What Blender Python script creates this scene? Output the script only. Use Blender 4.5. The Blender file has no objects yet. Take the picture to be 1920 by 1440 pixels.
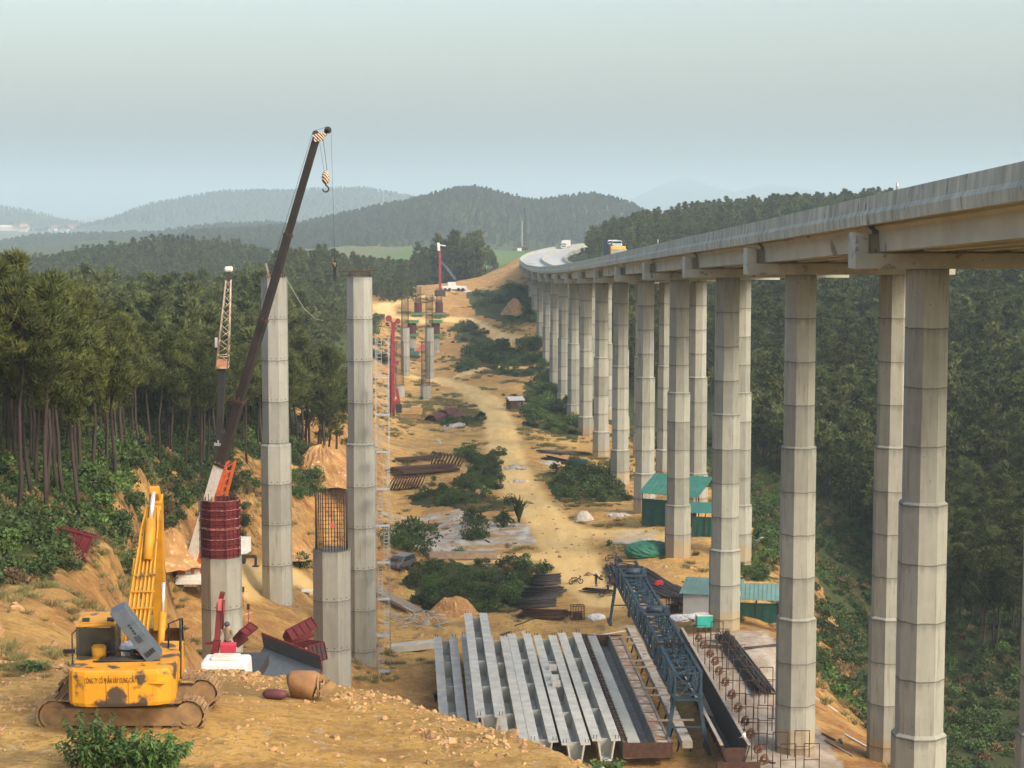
import bpy, bmesh, math, random
import numpy as np
from mathutils import Vector, Matrix, Quaternion
random.seed(7); RNG = np.random.default_rng(7)
S = bpy.context.scene; COL = S.collection; R = math.radians; PI = math.pi
# ------------------------------------------------------------------ camera, sky, sun, exposure
F = 3600.0; TH = math.atan((720 - 395) / F); CT, ST = math.cos(TH), math.sin(TH)
cd = bpy.data.cameras.new('camera'); cam = bpy.data.objects.new('camera', cd); COL.objects.link(cam)
cd.sensor_width = 36; cd.lens = F / 1920 * 36; cd.clip_start = 1; cd.clip_end = 60000
cam.location = (0, 0, 0); cam.rotation_euler = (PI / 2 - TH, 0, 0); S.camera = cam
SUN_EL, SUN_AZ = 38, 134
W = bpy.data.worlds.new('World'); S.world = W; W.use_nodes = True
nt = W.node_tree; bg = nt.nodes['Background']; sk = nt.nodes.new('ShaderNodeTexSky')
sk.sky_type = 'NISHITA'; sk.sun_disc = False; sk.sun_elevation = R(SUN_EL); sk.sun_rotation = R(SUN_AZ)
sk.air_density = 1.3; sk.dust_density = 5; sk.ozone_density = 1.1; sk.altitude = 0
nt.links.new(sk.outputs[0], bg.inputs[0]); bg.inputs[1].default_value = 0.14
sl = bpy.data.lights.new('sun', 'SUN'); so = bpy.data.objects.new('sun', sl); COL.objects.link(so)
sl.energy = 1.05; sl.angle = R(15); sl.color = (1.0, 0.90, 0.76)
sd = Vector((math.sin(R(SUN_AZ)) * math.cos(R(SUN_EL)), math.cos(R(SUN_AZ)) * math.cos(R(SUN_EL)), math.sin(R(SUN_EL))))
so.rotation_euler = (-sd).to_track_quat('-Z', 'Y').to_euler()
vs = S.view_settings; vs.view_transform = 'Standard'; vs.look = 'None'; vs.exposure = 1.12; vs.gamma = 1; vs.use_curve_mapping = False
cy = S.cycles; cy.use_denoising = True; cy.max_bounces = 7; cy.diffuse_bounces = 3; cy.glossy_bounces = 2
cy.transmission_bounces = 3; cy.transparent_max_bounces = 6; cy.volume_bounces = 2; cy.caustics_reflective = False; cy.caustics_refractive = False
cy.sample_clamp_indirect = 6

# ------------------------------------------------------------------ measuring helpers: a pixel of the photograph at a distance
def at(px, py, Y):
    u = (px - 960) / F; v = (720 - py) / F; k = Y / (CT + v * ST)
    return Vector((u * k, Y, (-ST + v * CT) * k))
def G(px, z, Y): return at(px, 395 - F * z / Y, Y)
def smooth(a, b, x):
    t = np.clip((x - a) / (b - a), 0, 1); return t * t * (3 - 2 * t)
def vnoise(x, y, seed=0):
    xi = np.floor(x); yi = np.floor(y); fx = x - xi; fy = y - yi
    def h(a, b):
        s = np.sin(a * 127.1 + b * 311.7 + seed * 74.7) * 43758.5453; return s - np.floor(s)
    fx = fx * fx * (3 - 2 * fx); fy = fy * fy * (3 - 2 * fy)
    return (h(xi, yi) * (1 - fx) + h(xi + 1, yi) * fx) * (1 - fy) + (h(xi, yi + 1) * (1 - fx) + h(xi + 1, yi + 1) * fx) * fy
def fbm(x, y, seed=0, o=4):
    t = 0; a = .5; f = 1.
    for i in range(o): t = t + a * (vnoise(x * f, y * f, seed + i * 3) - .5); a *= .5; f *= 2.03
    return t

# ------------------------------------------------------------------ terrain height
CP = [(0,-14.5,62),(-300,-12,62),(100,-15.3,66),(230,-16.2,66),(330,-19,68),(420,-21,70),(700,-33,70),(1000,-42,70),(1700,-42,70),(2300,-42,70),
 (1000,-40,40),(200,-20,40),(1900,-40,40),(0,-40,10),(1900,-40,10),
 (-500,-10,80),(0,-15.5,80),(150,-16.3,80),(250,-19,80),(330,-22,80),(420,-22,80),(600,-30,80),(900,-40,80),(1900,-43,80),
 (-500,-6,100),(0,-15.5,100),(150,-17,100),(230,-18.5,100),(290,-25,100),(420,-29,100),(600,-35,100),(800,-43,100),(1200,-44,100),(1900,-43,100),(2400,-52,110),
 (-500,-9,125),(0,-16.5,125),(150,-18,125),(260,-20.5,125),(305,-28,125),(420,-32,125),(520,-33,125),(620,-36.5,125),(720,-42,125),(800,-44,125),
 (-500,-10,150),(0,-17.5,150),(200,-20.5,150),(290,-23,150),(325,-33,150),(415,-35.2,150),(540,-36,150),(622,-38.7,150),(680,-41.5,150),(740,-44,150),(1000,-44,150),(1300,-44,150),(1500,-43.3,150),(1700,-43,146),(1860,-43.5,146),(1960,-52,155),(2300,-56,155),
 (-300,-13,165),(0,-18,165),(150,-20,165),(230,-21.5,165),(285,-24,165),(312,-33.5,165),(345,-35,165),(400,-35.2,168),(500,-38,170),
 (-500,-12,188),(0,-19,188),(250,-23,188),(360,-28,192),(440,-36,185),(514,-38.3,188),(600,-40.8,188),(685,-44,188),(800,-44.3,188),(1200,-44,188),(1400,-42.5,195),(1490,-43,190),(1600,-51,195),(1920,-55,190),
 (350,-26,215),(440,-29.5,207),(470,-36,200),(555,-30.5,225),(560,-37,208),(640,-41,215),(700,-43.5,215),
 (-500,-14,250),(0,-22,250),(200,-25,250),(400,-28,250),(540,-31,250),(600,-38,252),(620,-32,232),(700,-43.5,250),(800,-43.5,250),(1000,-43.5,250),(1100,-43.7,250),(1400,-43,250),(1480,-46,250),(1620,-54,250),(1920,-55,250),
 (-500,-15,300),(0,-24,300),(400,-28,300),(590,-31,300),(635,-34,300),(690,-42.5,300),(800,-44,300),(960,-44.5,300),(1100,-44.5,300),(1200,-45,300),(1300,-44,300),(1400,-46,300),(1600,-54,300),(1920,-52,300),
 (0,-26,360),(300,-29,360),(600,-33,360),(650,-39,360),(720,-44,360),(940,-45,360),(1124,-46.2,360),(1300,-46,360),(1600,-50,360),(1920,-44,360),
 (100,-29,430),(400,-31,430),(650,-39,430),(740,-46.5,430),(930,-46,430),(1080,-48,430),(1250,-47,430),(1500,-44,430),(1920,-36,430),
 (200,-31,500),(450,-31,500),(650,-41,500),(750,-48.7,500),(800,-48.9,500),(900,-47.2,500),(1010,-47.5,500),(1060,-48,500),(1300,-42,500),(1900,-28,500),
 (200,-33,560),(500,-31,560),(660,-38,560),(760,-46.5,555),(880,-46,560),(1000,-46.5,560),(1030,-45,560),(1300,-36,560),(1900,-22,560),
 (700,-38.5,610),(780,-44,605),(860,-42.5,610),(950,-42,615),(1010,-39,610),(1200,-30,610),(1900,-16,610),
 (100,-40,660),(400,-35,660),(600,-26,660),(690,-36.5,660),(785,-36.2,660),(830,-36.5,660),(900,-37,660),(970,-37,660),(1010,-34,660),(1150,-26,660),
 (50,-45,740),(400,-41,740),(600,-25,740),(700,-31,740),(770,-30.5,740),(850,-29.5,740),(900,-30,740),(950,-27,740),(1000,-25,740),(1130,-18.5,740),(1300,-13,740),(1900,-8,740),
 (300,-46,850),(600,-29,850),(750,-34,850),(860,-31,850),(930,-27,850),(960,-22,850),(990,-20.5,850),(1050,-21,850),(1100,-20,850),(1150,-15,850),(1300,-8,850),(1900,0,850),
 (100,-52,1000),(500,-42,1000),(700,-36,1000),(850,-35,1000),(950,-28,1000),(1050,-21.5,1000),(1100,-20.5,1000),(1150,-18,1000),(1300,-10,1000),(1900,0,1000)]
_P = np.array([tuple(G(a, z, d)) for a, z, d in CP])
def _uv(x, y): return x / (y + 30) * 2.6, np.log(np.maximum(y, 1) + 30)
_cu, _cv = _uv(_P[:, 0], _P[:, 1]); _n = len(CP)
def _phi(r2): return .5 * r2 * np.log(r2 + 1e-12)
_A = np.zeros((_n + 3, _n + 3)); _A[:_n, :_n] = _phi((_cu[:, None] - _cu) ** 2 + (_cv[:, None] - _cv) ** 2) + np.eye(_n) * 2e-5
_A[:_n, _n] = 1; _A[:_n, _n + 1] = _cu; _A[:_n, _n + 2] = _cv; _A[_n:, :_n] = _A[:_n, _n:].T
_w = np.linalg.solve(_A, np.concatenate([_P[:, 2], [0, 0, 0]]))
def tps(x, y):
    u, v = _uv(x, y); u = np.clip(u, -1.6, 1.6); out = np.empty(len(x))
    for i in range(0, len(x), 20000):
        a, b = u[i:i + 20000], v[i:i + 20000]
        out[i:i + 20000] = _phi((a[:, None] - _cu) ** 2 + (b[:, None] - _cv) ** 2) @ _w[:_n] + _w[_n] + _w[_n + 1] * a + _w[_n + 2] * b
    return out
def seg_dist(x, y, pts):
    """distance to a polyline and the value carried along it"""
    best = np.full(len(x), 1e9); val = np.zeros(len(x))
    for (x0, y0, h0), (x1, y1, h1) in zip(pts[:-1], pts[1:]):
        dx, dy = x1 - x0, y1 - y0; t = np.clip(((x - x0) * dx + (y - y0) * dy) / (dx * dx + dy * dy), 0, 1)
        d = np.hypot(x - x0 - t * dx, y - y0 - t * dy); m = d < best
        best = np.where(m, d, best); val = np.where(m, h0 + t * (h1 - h0), val)
    return best, val
def ridge(D, pts, tree): return [(*at(a, y, D + dd)[:2], at(a, y, D + dd)[2] - tree) for a, y, dd in pts]
RIDGES = [(ridge(1120, [(-150,500,0),(40,490,0),(120,478,0),(200,462,0),(320,448,0),(440,459,0),(520,476,0),(620,490,0)], 8), 170),
 (ridge(1350, [(540,470,0),(640,462,0),(720,462,0),(850,462,0),(940,470,0)], 0), 200),
 (ridge(3300, [(15,456,0),(80,438,0),(300,433,0),(420,415,0),(560,418,0),(720,428,0)], 9), 260),
 (ridge(6000, [(200,420,0),(290,377,0),(420,353,0),(560,351,0),(680,348,0),(770,363,0),(870,405,0)], 12), 600),
 (ridge(6500, [(-300,370,0),(0,386,0),(60,397,0),(110,414,0)], 10), 700),
 (ridge(2500, [(520,424,0),(640,401,0),(760,373,0),(860,349,0),(905,350,0),(1000,374,0),(1050,368,0),(1110,362,0),(1180,379,0),(1235,404,0),(1400,430,0)], 8), 400),
 (ridge(15000, [(1120,395,0),(1180,375,0),(1240,346,0),(1290,331,0),(1335,350,0),(1375,360,0),(1445,344,0),(1500,352,0),(1580,366,0),(1640,350,0),(1720,370,0),(1900,385,0),(2200,395,0)], 0), 1300)]
EDGE = [(-60,64,0),(-30,62,0),(-12,59.5,0),(-8,58,0),(-4.3,57,0),(-1.9,52.8,0),(0,50,0),(2.5,46,0),(4,42,0),(7,34,0),(10,20,0),(12,-60,0)]
def in_poly(x, y, P):
    c = np.zeros(len(x), bool); j = len(P) - 1
    for i in range(len(P)):
        xi, yi = P[i][0], P[i][1]; xj, yj = P[j][0], P[j][1]
        c ^= ((yi > y) != (yj > y)) & (x < (xj - xi) * (y - yi) / (yj - yi + 1e-12) + xi); j = i
    return c
MPOLY = [(-400, 64)] + [p[:2] for p in EDGE] + [(-400, -60)]
def heights(x, y, mound=True):
    x = np.asarray(x, float); y = np.asarray(y, float)
    z = np.full(len(x), -60.0); near = y < 1500
    z[near] = tps(x[near], np.minimum(y[near], 1050))
    k = smooth(1000, 1330, y); z = z * (1 - k) + k * (-60 + 4 * fbm(x / 300, y / 300, 5))
    far = y > 1000; fx, fy = x[far], y[far]; b = z[far].copy()
    for pts, w in RIDGES:
        d, h = seg_dist(fx, fy, pts); w2 = w * (1 + .25 * fbm(fx / w * 2, fy / w * 2, 9))
        g = np.exp(-(d / w2) ** 2); b = np.maximum(b, -60 + (h + 60) * g * (1 + .05 * fbm(fx / w * 5, fy / w * 5, 4) * (d / w)))
    z[far] = b
    rough = np.clip(y / 250, .25, 1.6) * (1 - smooth(2500, 4000, y))
    z = z + rough * (.9 * fbm(x / 9, y / 9, 2) + .35 * fbm(x / 2.2, y / 2.2, 8, 3)) * np.where((y > 140) & (y < 205) & (x > -7) & (x < 26), .15, 1)
    bk = (x < -6) & (y > 62) & (y < 340); z[bk] += (1.1 * fbm(x[bk] / 4, y[bk] / 6, 15) + .5 * fbm(x[bk] / 1.4, y[bk] / 2.2, 16, 3)) * np.clip((y[bk] - 62) / 15, 0, 1)
    if mound:
        m = y < 130; mx, my = x[m], y[m]; d, _ = seg_dist(mx, my, EDGE); ins = in_poly(mx, my, MPOLY); d = np.where(ins, -d, d)
        top = -13.36 - .11 * np.maximum(my - 50, 0) - .1 * np.clip(mx + 8, 0, 5) + .35 * fbm(mx / 3.1, my / 3.1, 21) + .16 * fbm(mx / .9, my / .9, 31, 3) + .16 * np.exp(-((d + 1.2) / 1.3) ** 2)
        top = top + .05 * np.maximum(45.5 - my, 0)
        zm = np.where(d > 0, top - .95 * d * (1 + .3 * fbm(mx / 2, my / 2, 3)), top); z[m] = np.maximum(z[m], zm)
    return z
def Hgt(x, y): return float(heights([x], [y])[0])
def HB(x, y): return float(heights([x], [y], False)[0])
def ground(px, py, y0=62.0, y1=1500.0):
    """where the line of sight through a pixel meets the ground"""
    n = 700; Y = np.exp(np.linspace(math.log(y0), math.log(y1), n)); a = at(px, py, 1.0)
    h = heights(a.x * Y, Y, y0 < 60); b = np.nonzero(a.z * Y < h)[0]
    i = int(b[0]) if len(b) else n - 1
    return Vector((a.x * Y[i], Y[i], h[i]))
def on(x, y, dz=0): return Vector((x, y, Hgt(x, y) + dz))

# ------------------------------------------------------------------ materials
MATS = {}
def mat(name, c1, c2=None, rough=.8, scale=1.5, metal=0, c3=None, th=.62, s3=2.5, bump=.0, bscale=20, stretch=None, rnd=0, spec=.3, detail=5):
    if name in MATS: return MATS[name]
    m = bpy.data.materials.new(name); m.use_nodes = True; n = m.node_tree.nodes; l = m.node_tree.links; b = n['Principled BSDF']
    b.inputs['Roughness'].default_value = rough; b.inputs['Metallic'].default_value = metal; b.inputs['Specular IOR Level'].default_value = spec
    tc = n.new('ShaderNodeTexCoord'); vec = tc.outputs['Object']
    if stretch:
        mp = n.new('ShaderNodeMapping'); mp.inputs['Scale'].default_value = stretch; l.new(vec, mp.inputs[0]); vec = mp.outputs[0]
    oi = n.new('ShaderNodeObjectInfo'); off = n.new('ShaderNodeVectorMath'); off.operation = 'ADD'
    ml = n.new('ShaderNodeMath'); ml.operation = 'MULTIPLY'; ml.inputs[1].default_value = 91.; l.new(oi.outputs['Random'], ml.inputs[0])
    l.new(vec, off.inputs[0]); l.new(ml.outputs[0], off.inputs[1]); vec = off.outputs[0]
    nz = n.new('ShaderNodeTexNoise'); nz.inputs['Scale'].default_value = scale; nz.inputs['Detail'].default_value = detail; l.new(vec, nz.inputs[0])
    mr = n.new('ShaderNodeMapRange'); mr.inputs[1].default_value = .3; mr.inputs[2].default_value = .7; l.new(nz.outputs[0], mr.inputs[0])
    mx = n.new('ShaderNodeMix'); mx.data_type = 'RGBA'; mx.inputs[6].default_value = (*c1, 1); mx.inputs[7].default_value = (*(c2 or [c * .75 for c in c1]), 1)
    l.new(mr.outputs[0], mx.inputs[0]); out = mx.outputs[2]
    if c3:
        n3 = n.new('ShaderNodeTexNoise'); n3.inputs['Scale'].default_value = s3; n3.inputs['Detail'].default_value = 6; l.new(vec, n3.inputs[0])
        r3 = n.new('ShaderNodeMapRange'); r3.inputs[1].default_value = th - .02; r3.inputs[2].default_value = th + .03; l.new(n3.outputs[0], r3.inputs[0])
        m3 = n.new('ShaderNodeMix'); m3.data_type = 'RGBA'; m3.inputs[7].default_value = (*c3, 1); l.new(out, m3.inputs[6]); l.new(r3.outputs[0], m3.inputs[0]); out = m3.outputs[2]
    if rnd:
        hs = n.new('ShaderNodeHueSaturation'); rr = n.new('ShaderNodeMapRange'); rr.inputs[3].default_value = 1 - rnd; rr.inputs[4].default_value = 1 + rnd
        l.new(oi.outputs['Random'], rr.inputs[0]); l.new(rr.outputs[0], hs.inputs['Value']); l.new(out, hs.inputs['Color'])
        r2 = n.new('ShaderNodeMapRange'); r2.inputs[3].default_value = .5 - rnd * .06; r2.inputs[4].default_value = .5 + rnd * .04
        m2 = n.new('ShaderNodeMath'); m2.operation = 'FRACT'; m5 = n.new('ShaderNodeMath'); m5.operation = 'MULTIPLY'; m5.inputs[1].default_value = 17.3
        l.new(oi.outputs['Random'], m5.inputs[0]); l.new(m5.outputs[0], m2.inputs[0]); l.new(m2.outputs[0], r2.inputs[0]); l.new(r2.outputs[0], hs.inputs['Hue']); out = hs.outputs[0]
    l.new(out, b.inputs['Base Color'])
    if bump:
        bn = n.new('ShaderNodeTexNoise'); bn.inputs['Scale'].default_value = bscale; bn.inputs['Detail'].default_value = 6; l.new(vec, bn.inputs[0])
        bp = n.new('ShaderNodeBump'); bp.inputs['Strength'].default_value = bump; bp.inputs['Distance'].default_value = .05; l.new(bn.outputs[0], bp.inputs['Height']); l.new(bp.outputs[0], b.inputs['Normal'])
    MATS[name] = m; return m
def lift_concrete(name, c1, c2, step=3.5, line=.045, dark=.55, holes=0.0):
    """cast concrete: pour joints at every lift, tone that changes from lift to lift, vertical runs"""
    m = bpy.data.materials.new(name); m.use_nodes = True; n = m.node_tree.nodes; l = m.node_tree.links; b = n['Principled BSDF']
    b.inputs['Roughness'].default_value = .9; b.inputs['Specular IOR Level'].default_value = .2
    tc = n.new('ShaderNodeTexCoord'); sx = n.new('ShaderNodeSeparateXYZ'); l.new(tc.outputs['Object'], sx.inputs[0]); oi = n.new('ShaderNodeObjectInfo')
    def M(op, a, bb=None):
        q = n.new('ShaderNodeMath'); q.operation = op
        for i, v in enumerate((a, bb)):
            if v is None: continue
            if hasattr(v, 'is_linked') or hasattr(v, 'links'): l.new(v, q.inputs[i])
            else: q.inputs[i].default_value = v
        return q.outputs[0]
    wob = n.new('ShaderNodeTexNoise'); wob.inputs['Scale'].default_value = 1.3; l.new(tc.outputs['Object'], wob.inputs[0])
    z = M('DIVIDE', M('ADD', sx.outputs[2], M('MULTIPLY', M('SUBTRACT', wob.outputs[0], .5), .16)), step); fr = M('FRACT', z); fl = M('FLOOR', z)
    ln = M('MAXIMUM', M('LESS_THAN', fr, line / step), M('GREATER_THAN', fr, 1 - line / step))
    wn = n.new('ShaderNodeTexWhiteNoise'); wn.noise_dimensions = '2D'; cb = n.new('ShaderNodeCombineXYZ'); l.new(fl, cb.inputs[0]); l.new(M('MULTIPLY', oi.outputs['Random'], 50.), cb.inputs[1]); l.new(cb.outputs[0], wn.inputs[0])
    off = n.new('ShaderNodeVectorMath'); l.new(tc.outputs['Object'], off.inputs[0]); l.new(M('MULTIPLY', oi.outputs['Random'], 60.), off.inputs[1])
    mp = n.new('ShaderNodeMapping'); mp.inputs['Scale'].default_value = (1, 1, .12); l.new(off.outputs[0], mp.inputs[0])
    st = n.new('ShaderNodeTexNoise'); st.inputs['Scale'].default_value = 3.2; st.inputs['Detail'].default_value = 6; l.new(mp.outputs[0], st.inputs[0])
    bl = n.new('ShaderNodeTexNoise'); bl.inputs['Scale'].default_value = .9; bl.inputs['Detail'].default_value = 7; bl.inputs['Roughness'].default_value = .65; l.new(off.outputs[0], bl.inputs[0])
    fac = M('ADD', M('MULTIPLY', wn.outputs[0], .55), M('ADD', M('MULTIPLY', st.outputs[0], .55), M('MULTIPLY', bl.outputs[0], .5)))
    mr = n.new('ShaderNodeMapRange'); mr.inputs[1].default_value = .35; mr.inputs[2].default_value = 1.2; l.new(fac, mr.inputs[0])
    mx = n.new('ShaderNodeMix'); mx.data_type = 'RGBA'; mx.inputs[6].default_value = (*c1, 1); mx.inputs[7].default_value = (*c2, 1); l.new(mr.outputs[0], mx.inputs[0])
    # damp bloom just under each joint, ragged
    under = n.new('ShaderNodeMapRange'); under.inputs[1].default_value = .86; under.inputs[2].default_value = 1.0; l.new(M('ADD', fr, M('MULTIPLY', M('SUBTRACT', st.outputs[0], .5), .35)), under.inputs[0])
    m4 = n.new('ShaderNodeMix'); m4.data_type = 'RGBA'; m4.inputs[7].default_value = (*[c * .72 for c in c2], 1); l.new(mx.outputs[2], m4.inputs[6]); l.new(M('MULTIPLY', under.outputs[0], .6), m4.inputs[0])
    pit = n.new('ShaderNodeTexNoise'); pit.inputs['Scale'].default_value = 5.; pit.inputs['Detail'].default_value = 3; l.new(off.outputs[0], pit.inputs[0])
    m5 = n.new('ShaderNodeMix'); m5.data_type = 'RGBA'; m5.inputs[7].default_value = (*[c * .6 for c in c2], 1); l.new(m4.outputs[2], m5.inputs[6])
    pr = n.new('ShaderNodeMapRange'); pr.inputs[1].default_value = .68; pr.inputs[2].default_value = .74; l.new(pit.outputs[0], pr.inputs[0]); l.new(M('MULTIPLY', pr.outputs[0], .7), m5.inputs[0])
    m6 = n.new('ShaderNodeMix'); m6.data_type = 'RGBA'; m6.inputs[7].default_value = (*[c * dark for c in c2], 1); l.new(m5.outputs[2], m6.inputs[6]); l.new(M('MULTIPLY', ln, .9), m6.inputs[0])
    ang = M('FRACT', M('MULTIPLY', M('ARCTAN2', sx.outputs[1], sx.outputs[0]), 16 / (2 * PI))); hole = M('MULTIPLY', M('LESS_THAN', M('ABSOLUTE', M('SUBTRACT', ang, .5)), .10), M('LESS_THAN', M('ABSOLUTE', M('SUBTRACT', fr, .06)), .014))
    # rust and dirt runs below the joints, narrow and of uneven length
    mp2 = n.new('ShaderNodeMapping'); mp2.inputs['Scale'].default_value = (1, 1, .05); l.new(off.outputs[0], mp2.inputs[0]); rn = n.new('ShaderNodeTexNoise'); rn.inputs['Scale'].default_value = 5.5; rn.inputs['Detail'].default_value = 3; l.new(mp2.outputs[0], rn.inputs[0])
    rr = n.new('ShaderNodeMapRange'); rr.inputs[1].default_value = .60; rr.inputs[2].default_value = .70; l.new(rn.outputs[0], rr.inputs[0]); m7 = n.new('ShaderNodeMix'); m7.data_type = 'RGBA'; m7.inputs[7].default_value = (*[c * k for c, k in zip(c2, (.82, .72, .6))], 1); l.new(m6.outputs[2], m7.inputs[6]); l.new(M('MULTIPLY', rr.outputs[0], .55), m7.inputs[0])
    m8 = n.new('ShaderNodeMix'); m8.data_type = 'RGBA'; m8.inputs[7].default_value = (.05, .047, .04, 1); l.new(m7.outputs[2], m8.inputs[6]); l.new(M('MULTIPLY', hole, holes), m8.inputs[0])
    l.new(m8.outputs[2], b.inputs['Base Color']); MATS[name] = m; return m
M_COL = lift_concrete('cast_concrete', (.37, .372, .315), (.20, .202, .172))
M_NEW = lift_concrete('new_cast_concrete', (.36, .358, .31), (.215, .214, .187), step=4.1, holes=.8)
M_PAR = mat('weathered_parapet', (.50, .50, .41), (.27, .27, .22), .95, 1.1, stretch=(1, 1, .3), c3=(.16, .16, .135), th=.64, s3=1.9, bump=.12, bscale=8, detail=9)
M_GIR = mat('girder_concrete', (.46, .46, .385), (.36, .36, .30), .9, .7, stretch=(1, .5, .5), c3=(.2, .17, .13), th=.66, s3=.5)
M_CAP = mat('cap_concrete', (.46, .455, .375), (.34, .335, .275), .9, .8, c3=(.24, .22, .18), th=.63, s3=1.2)
M_ROAD = mat('pale_concrete_road', (.42, .42, .40), (.36, .36, .345), .85, .08, c3=(.28, .28, .27), th=.66, s3=.15, stretch=(1, .1, 1))
M_BED = mat('precast_concrete', (.54, .535, .47), (.38, .376, .335), .9, .9, c3=(.36, .33, .27), th=.7, s3=.9, bump=.15, bscale=6)
M_BEDIN = mat('form_face_concrete', (.42, .42, .37), (.31, .31, .27), .85, 1.3, stretch=(1, .3, 1))
M_RUST = mat('rusty_steel', (.11, .055, .035), (.055, .03, .022), .85, 3, .2)
M_DARK = mat('dark_steel', (.045, .042, .042), (.075, .065, .058), .6, 2, .4)
M_BLACK = mat('black_rubber', (.02, .02, .02), (.035, .033, .03), .8, 4)
M_BOOM = mat('dark_brown_boom', (.026, .020, .018), (.048, .035, .030), .5, .7, .1)
M_RED = mat('dark_red_formwork', (.15, .02, .022), (.085, .013, .015), .7, 2, .1, c3=(.09, .045, .035), th=.64, s3=3)
M_REDB = mat('bright_red_paint', (.48, .03, .035), (.34, .03, .03), .5, 3, c3=(.12, .05, .04), th=.68)
M_YEL = mat('worn_yellow_paint', (.64, .285, .012), (.52, .22, .014), .55, 1.5, c3=(.07, .05, .035), th=.555, s3=1.35, bump=.1, bscale=8)
M_YEL2 = mat('yellow_boom_paint', (.56, .27, .018), (.40, .19, .02), .55, 2.5, c3=(.12, .08, .05), th=.66, s3=3)
M_MUD = mat('muddy_steel', (.33, .20, .09), (.17, .11, .06), .9, 3, bump=.3, bscale=15)
M_GREY = mat('slate_grey_paint', (.085, .107, .128), (.065, .083, .10), .5, 4)
M_GLASS = mat('dark_cab_glass', (.025, .03, .03), (.04, .045, .04), .15, 1, spec=.6)
M_WHITE = mat('white_paint', (.72, .70, .66), (.58, .56, .52), .5, 3, c3=(.35, .28, .2), th=.68)
M_ORANGE = mat('orange_paint', (.62, .13, .035), (.48, .10, .03), .55, 2, c3=(.2, .1, .05), th=.68)
M_BLUE = mat('blue_truss_paint', (.026, .062, .092), (.017, .038, .06), .55, 1.2, c3=(.10, .07, .05), th=.64, s3=2)
M_GREEN = mat('green_sheet', (.05, .20, .16), (.035, .15, .12), .6, 1, stretch=(1, 1, 1))
M_GROOF = mat('grey_green_roof', (.16, .28, .25), (.12, .22, .20), .55, .8, c3=(.2, .22, .2), th=.66)
M_DGREEN = mat('dark_green_netting', (.012, .07, .055), (.01, .05, .04), .9, 2)
M_TEAL = mat('teal_paint', (.03, .36, .30), (.03, .30, .25), .5, 3)
M_TIN = mat('grey_tin_wall', (.42, .42, .41), (.34, .34, .33), .6, 1)
M_TARP = mat('white_plastic_sheet', (.78, .77, .75), (.6, .6, .58), .4, 4, bump=.6, bscale=6)
M_GALV = mat('galvanised_pipe', (.46, .47, .47), (.34, .35, .35), .5, 5, .3)
M_REDM = mat('dull_red_paint', (.30, .035, .045), (.20, .03, .035), .6, 2, c3=(.12, .05, .04), th=.64)
M_STONE = mat('limestone_rubble', (.50, .47, .42), (.36, .33, .28), .95, 2)
M_TIMBER = mat('weathered_timber', (.30, .25, .19), (.2, .165, .13), .9, 3, stretch=(.3, 3, 3))
M_EARTH = mat('ochre_earth_heap', (.46, .26, .10), (.28, .15, .06), .95, .8, c3=(.5, .38, .22), th=.62, s3=2, bump=.8, bscale=4)
M_SKIN = mat('skin', (.36, .20, .13), (.30, .17, .11), .6, 8)
M_CLOTHD = mat('dark_workwear', (.022, .022, .028), (.035, .035, .04), .9, 8)
M_CLOTHB = mat('khaki_workwear', (.25, .19, .12), (.18, .14, .09), .9, 8)
M_CLOTHW = mat('white_shirt', (.68, .66, .63), (.55, .53, .5), .9, 8)
M_CLOTHBL = mat('blue_shirt', (.05, .13, .30), (.04, .1, .22), .9, 8)
M_LEAFP = mat('pine_needles', (.098, .112, .028), (.030, .044, .013), .7, .55, rnd=.28, spec=.2, c3=(.12, .075, .03), th=.72, s3=.5)
M_LEAFF = mat('far_pine_needles', (.108, .124, .038), (.036, .052, .018), .8, .45, rnd=.38, spec=.15)
M_LEAFS = mat('shrub_leaves', (.056, .088, .026), (.024, .044, .014), .7, .9, rnd=.34, spec=.25)
M_LEAFB = mat('bright_leaves', (.085, .15, .032), (.042, .082, .02), .6, 3, rnd=.25, spec=.3)
M_DRY = mat('dry_scrub', (.20, .14, .065), (.11, .085, .035), .8, 1.2, rnd=.3)
M_BARK = mat('pine_bark', (.060, .045, .036), (.035, .028, .023), .95, 3, stretch=(1, 1, .2), rnd=.3)

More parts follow.
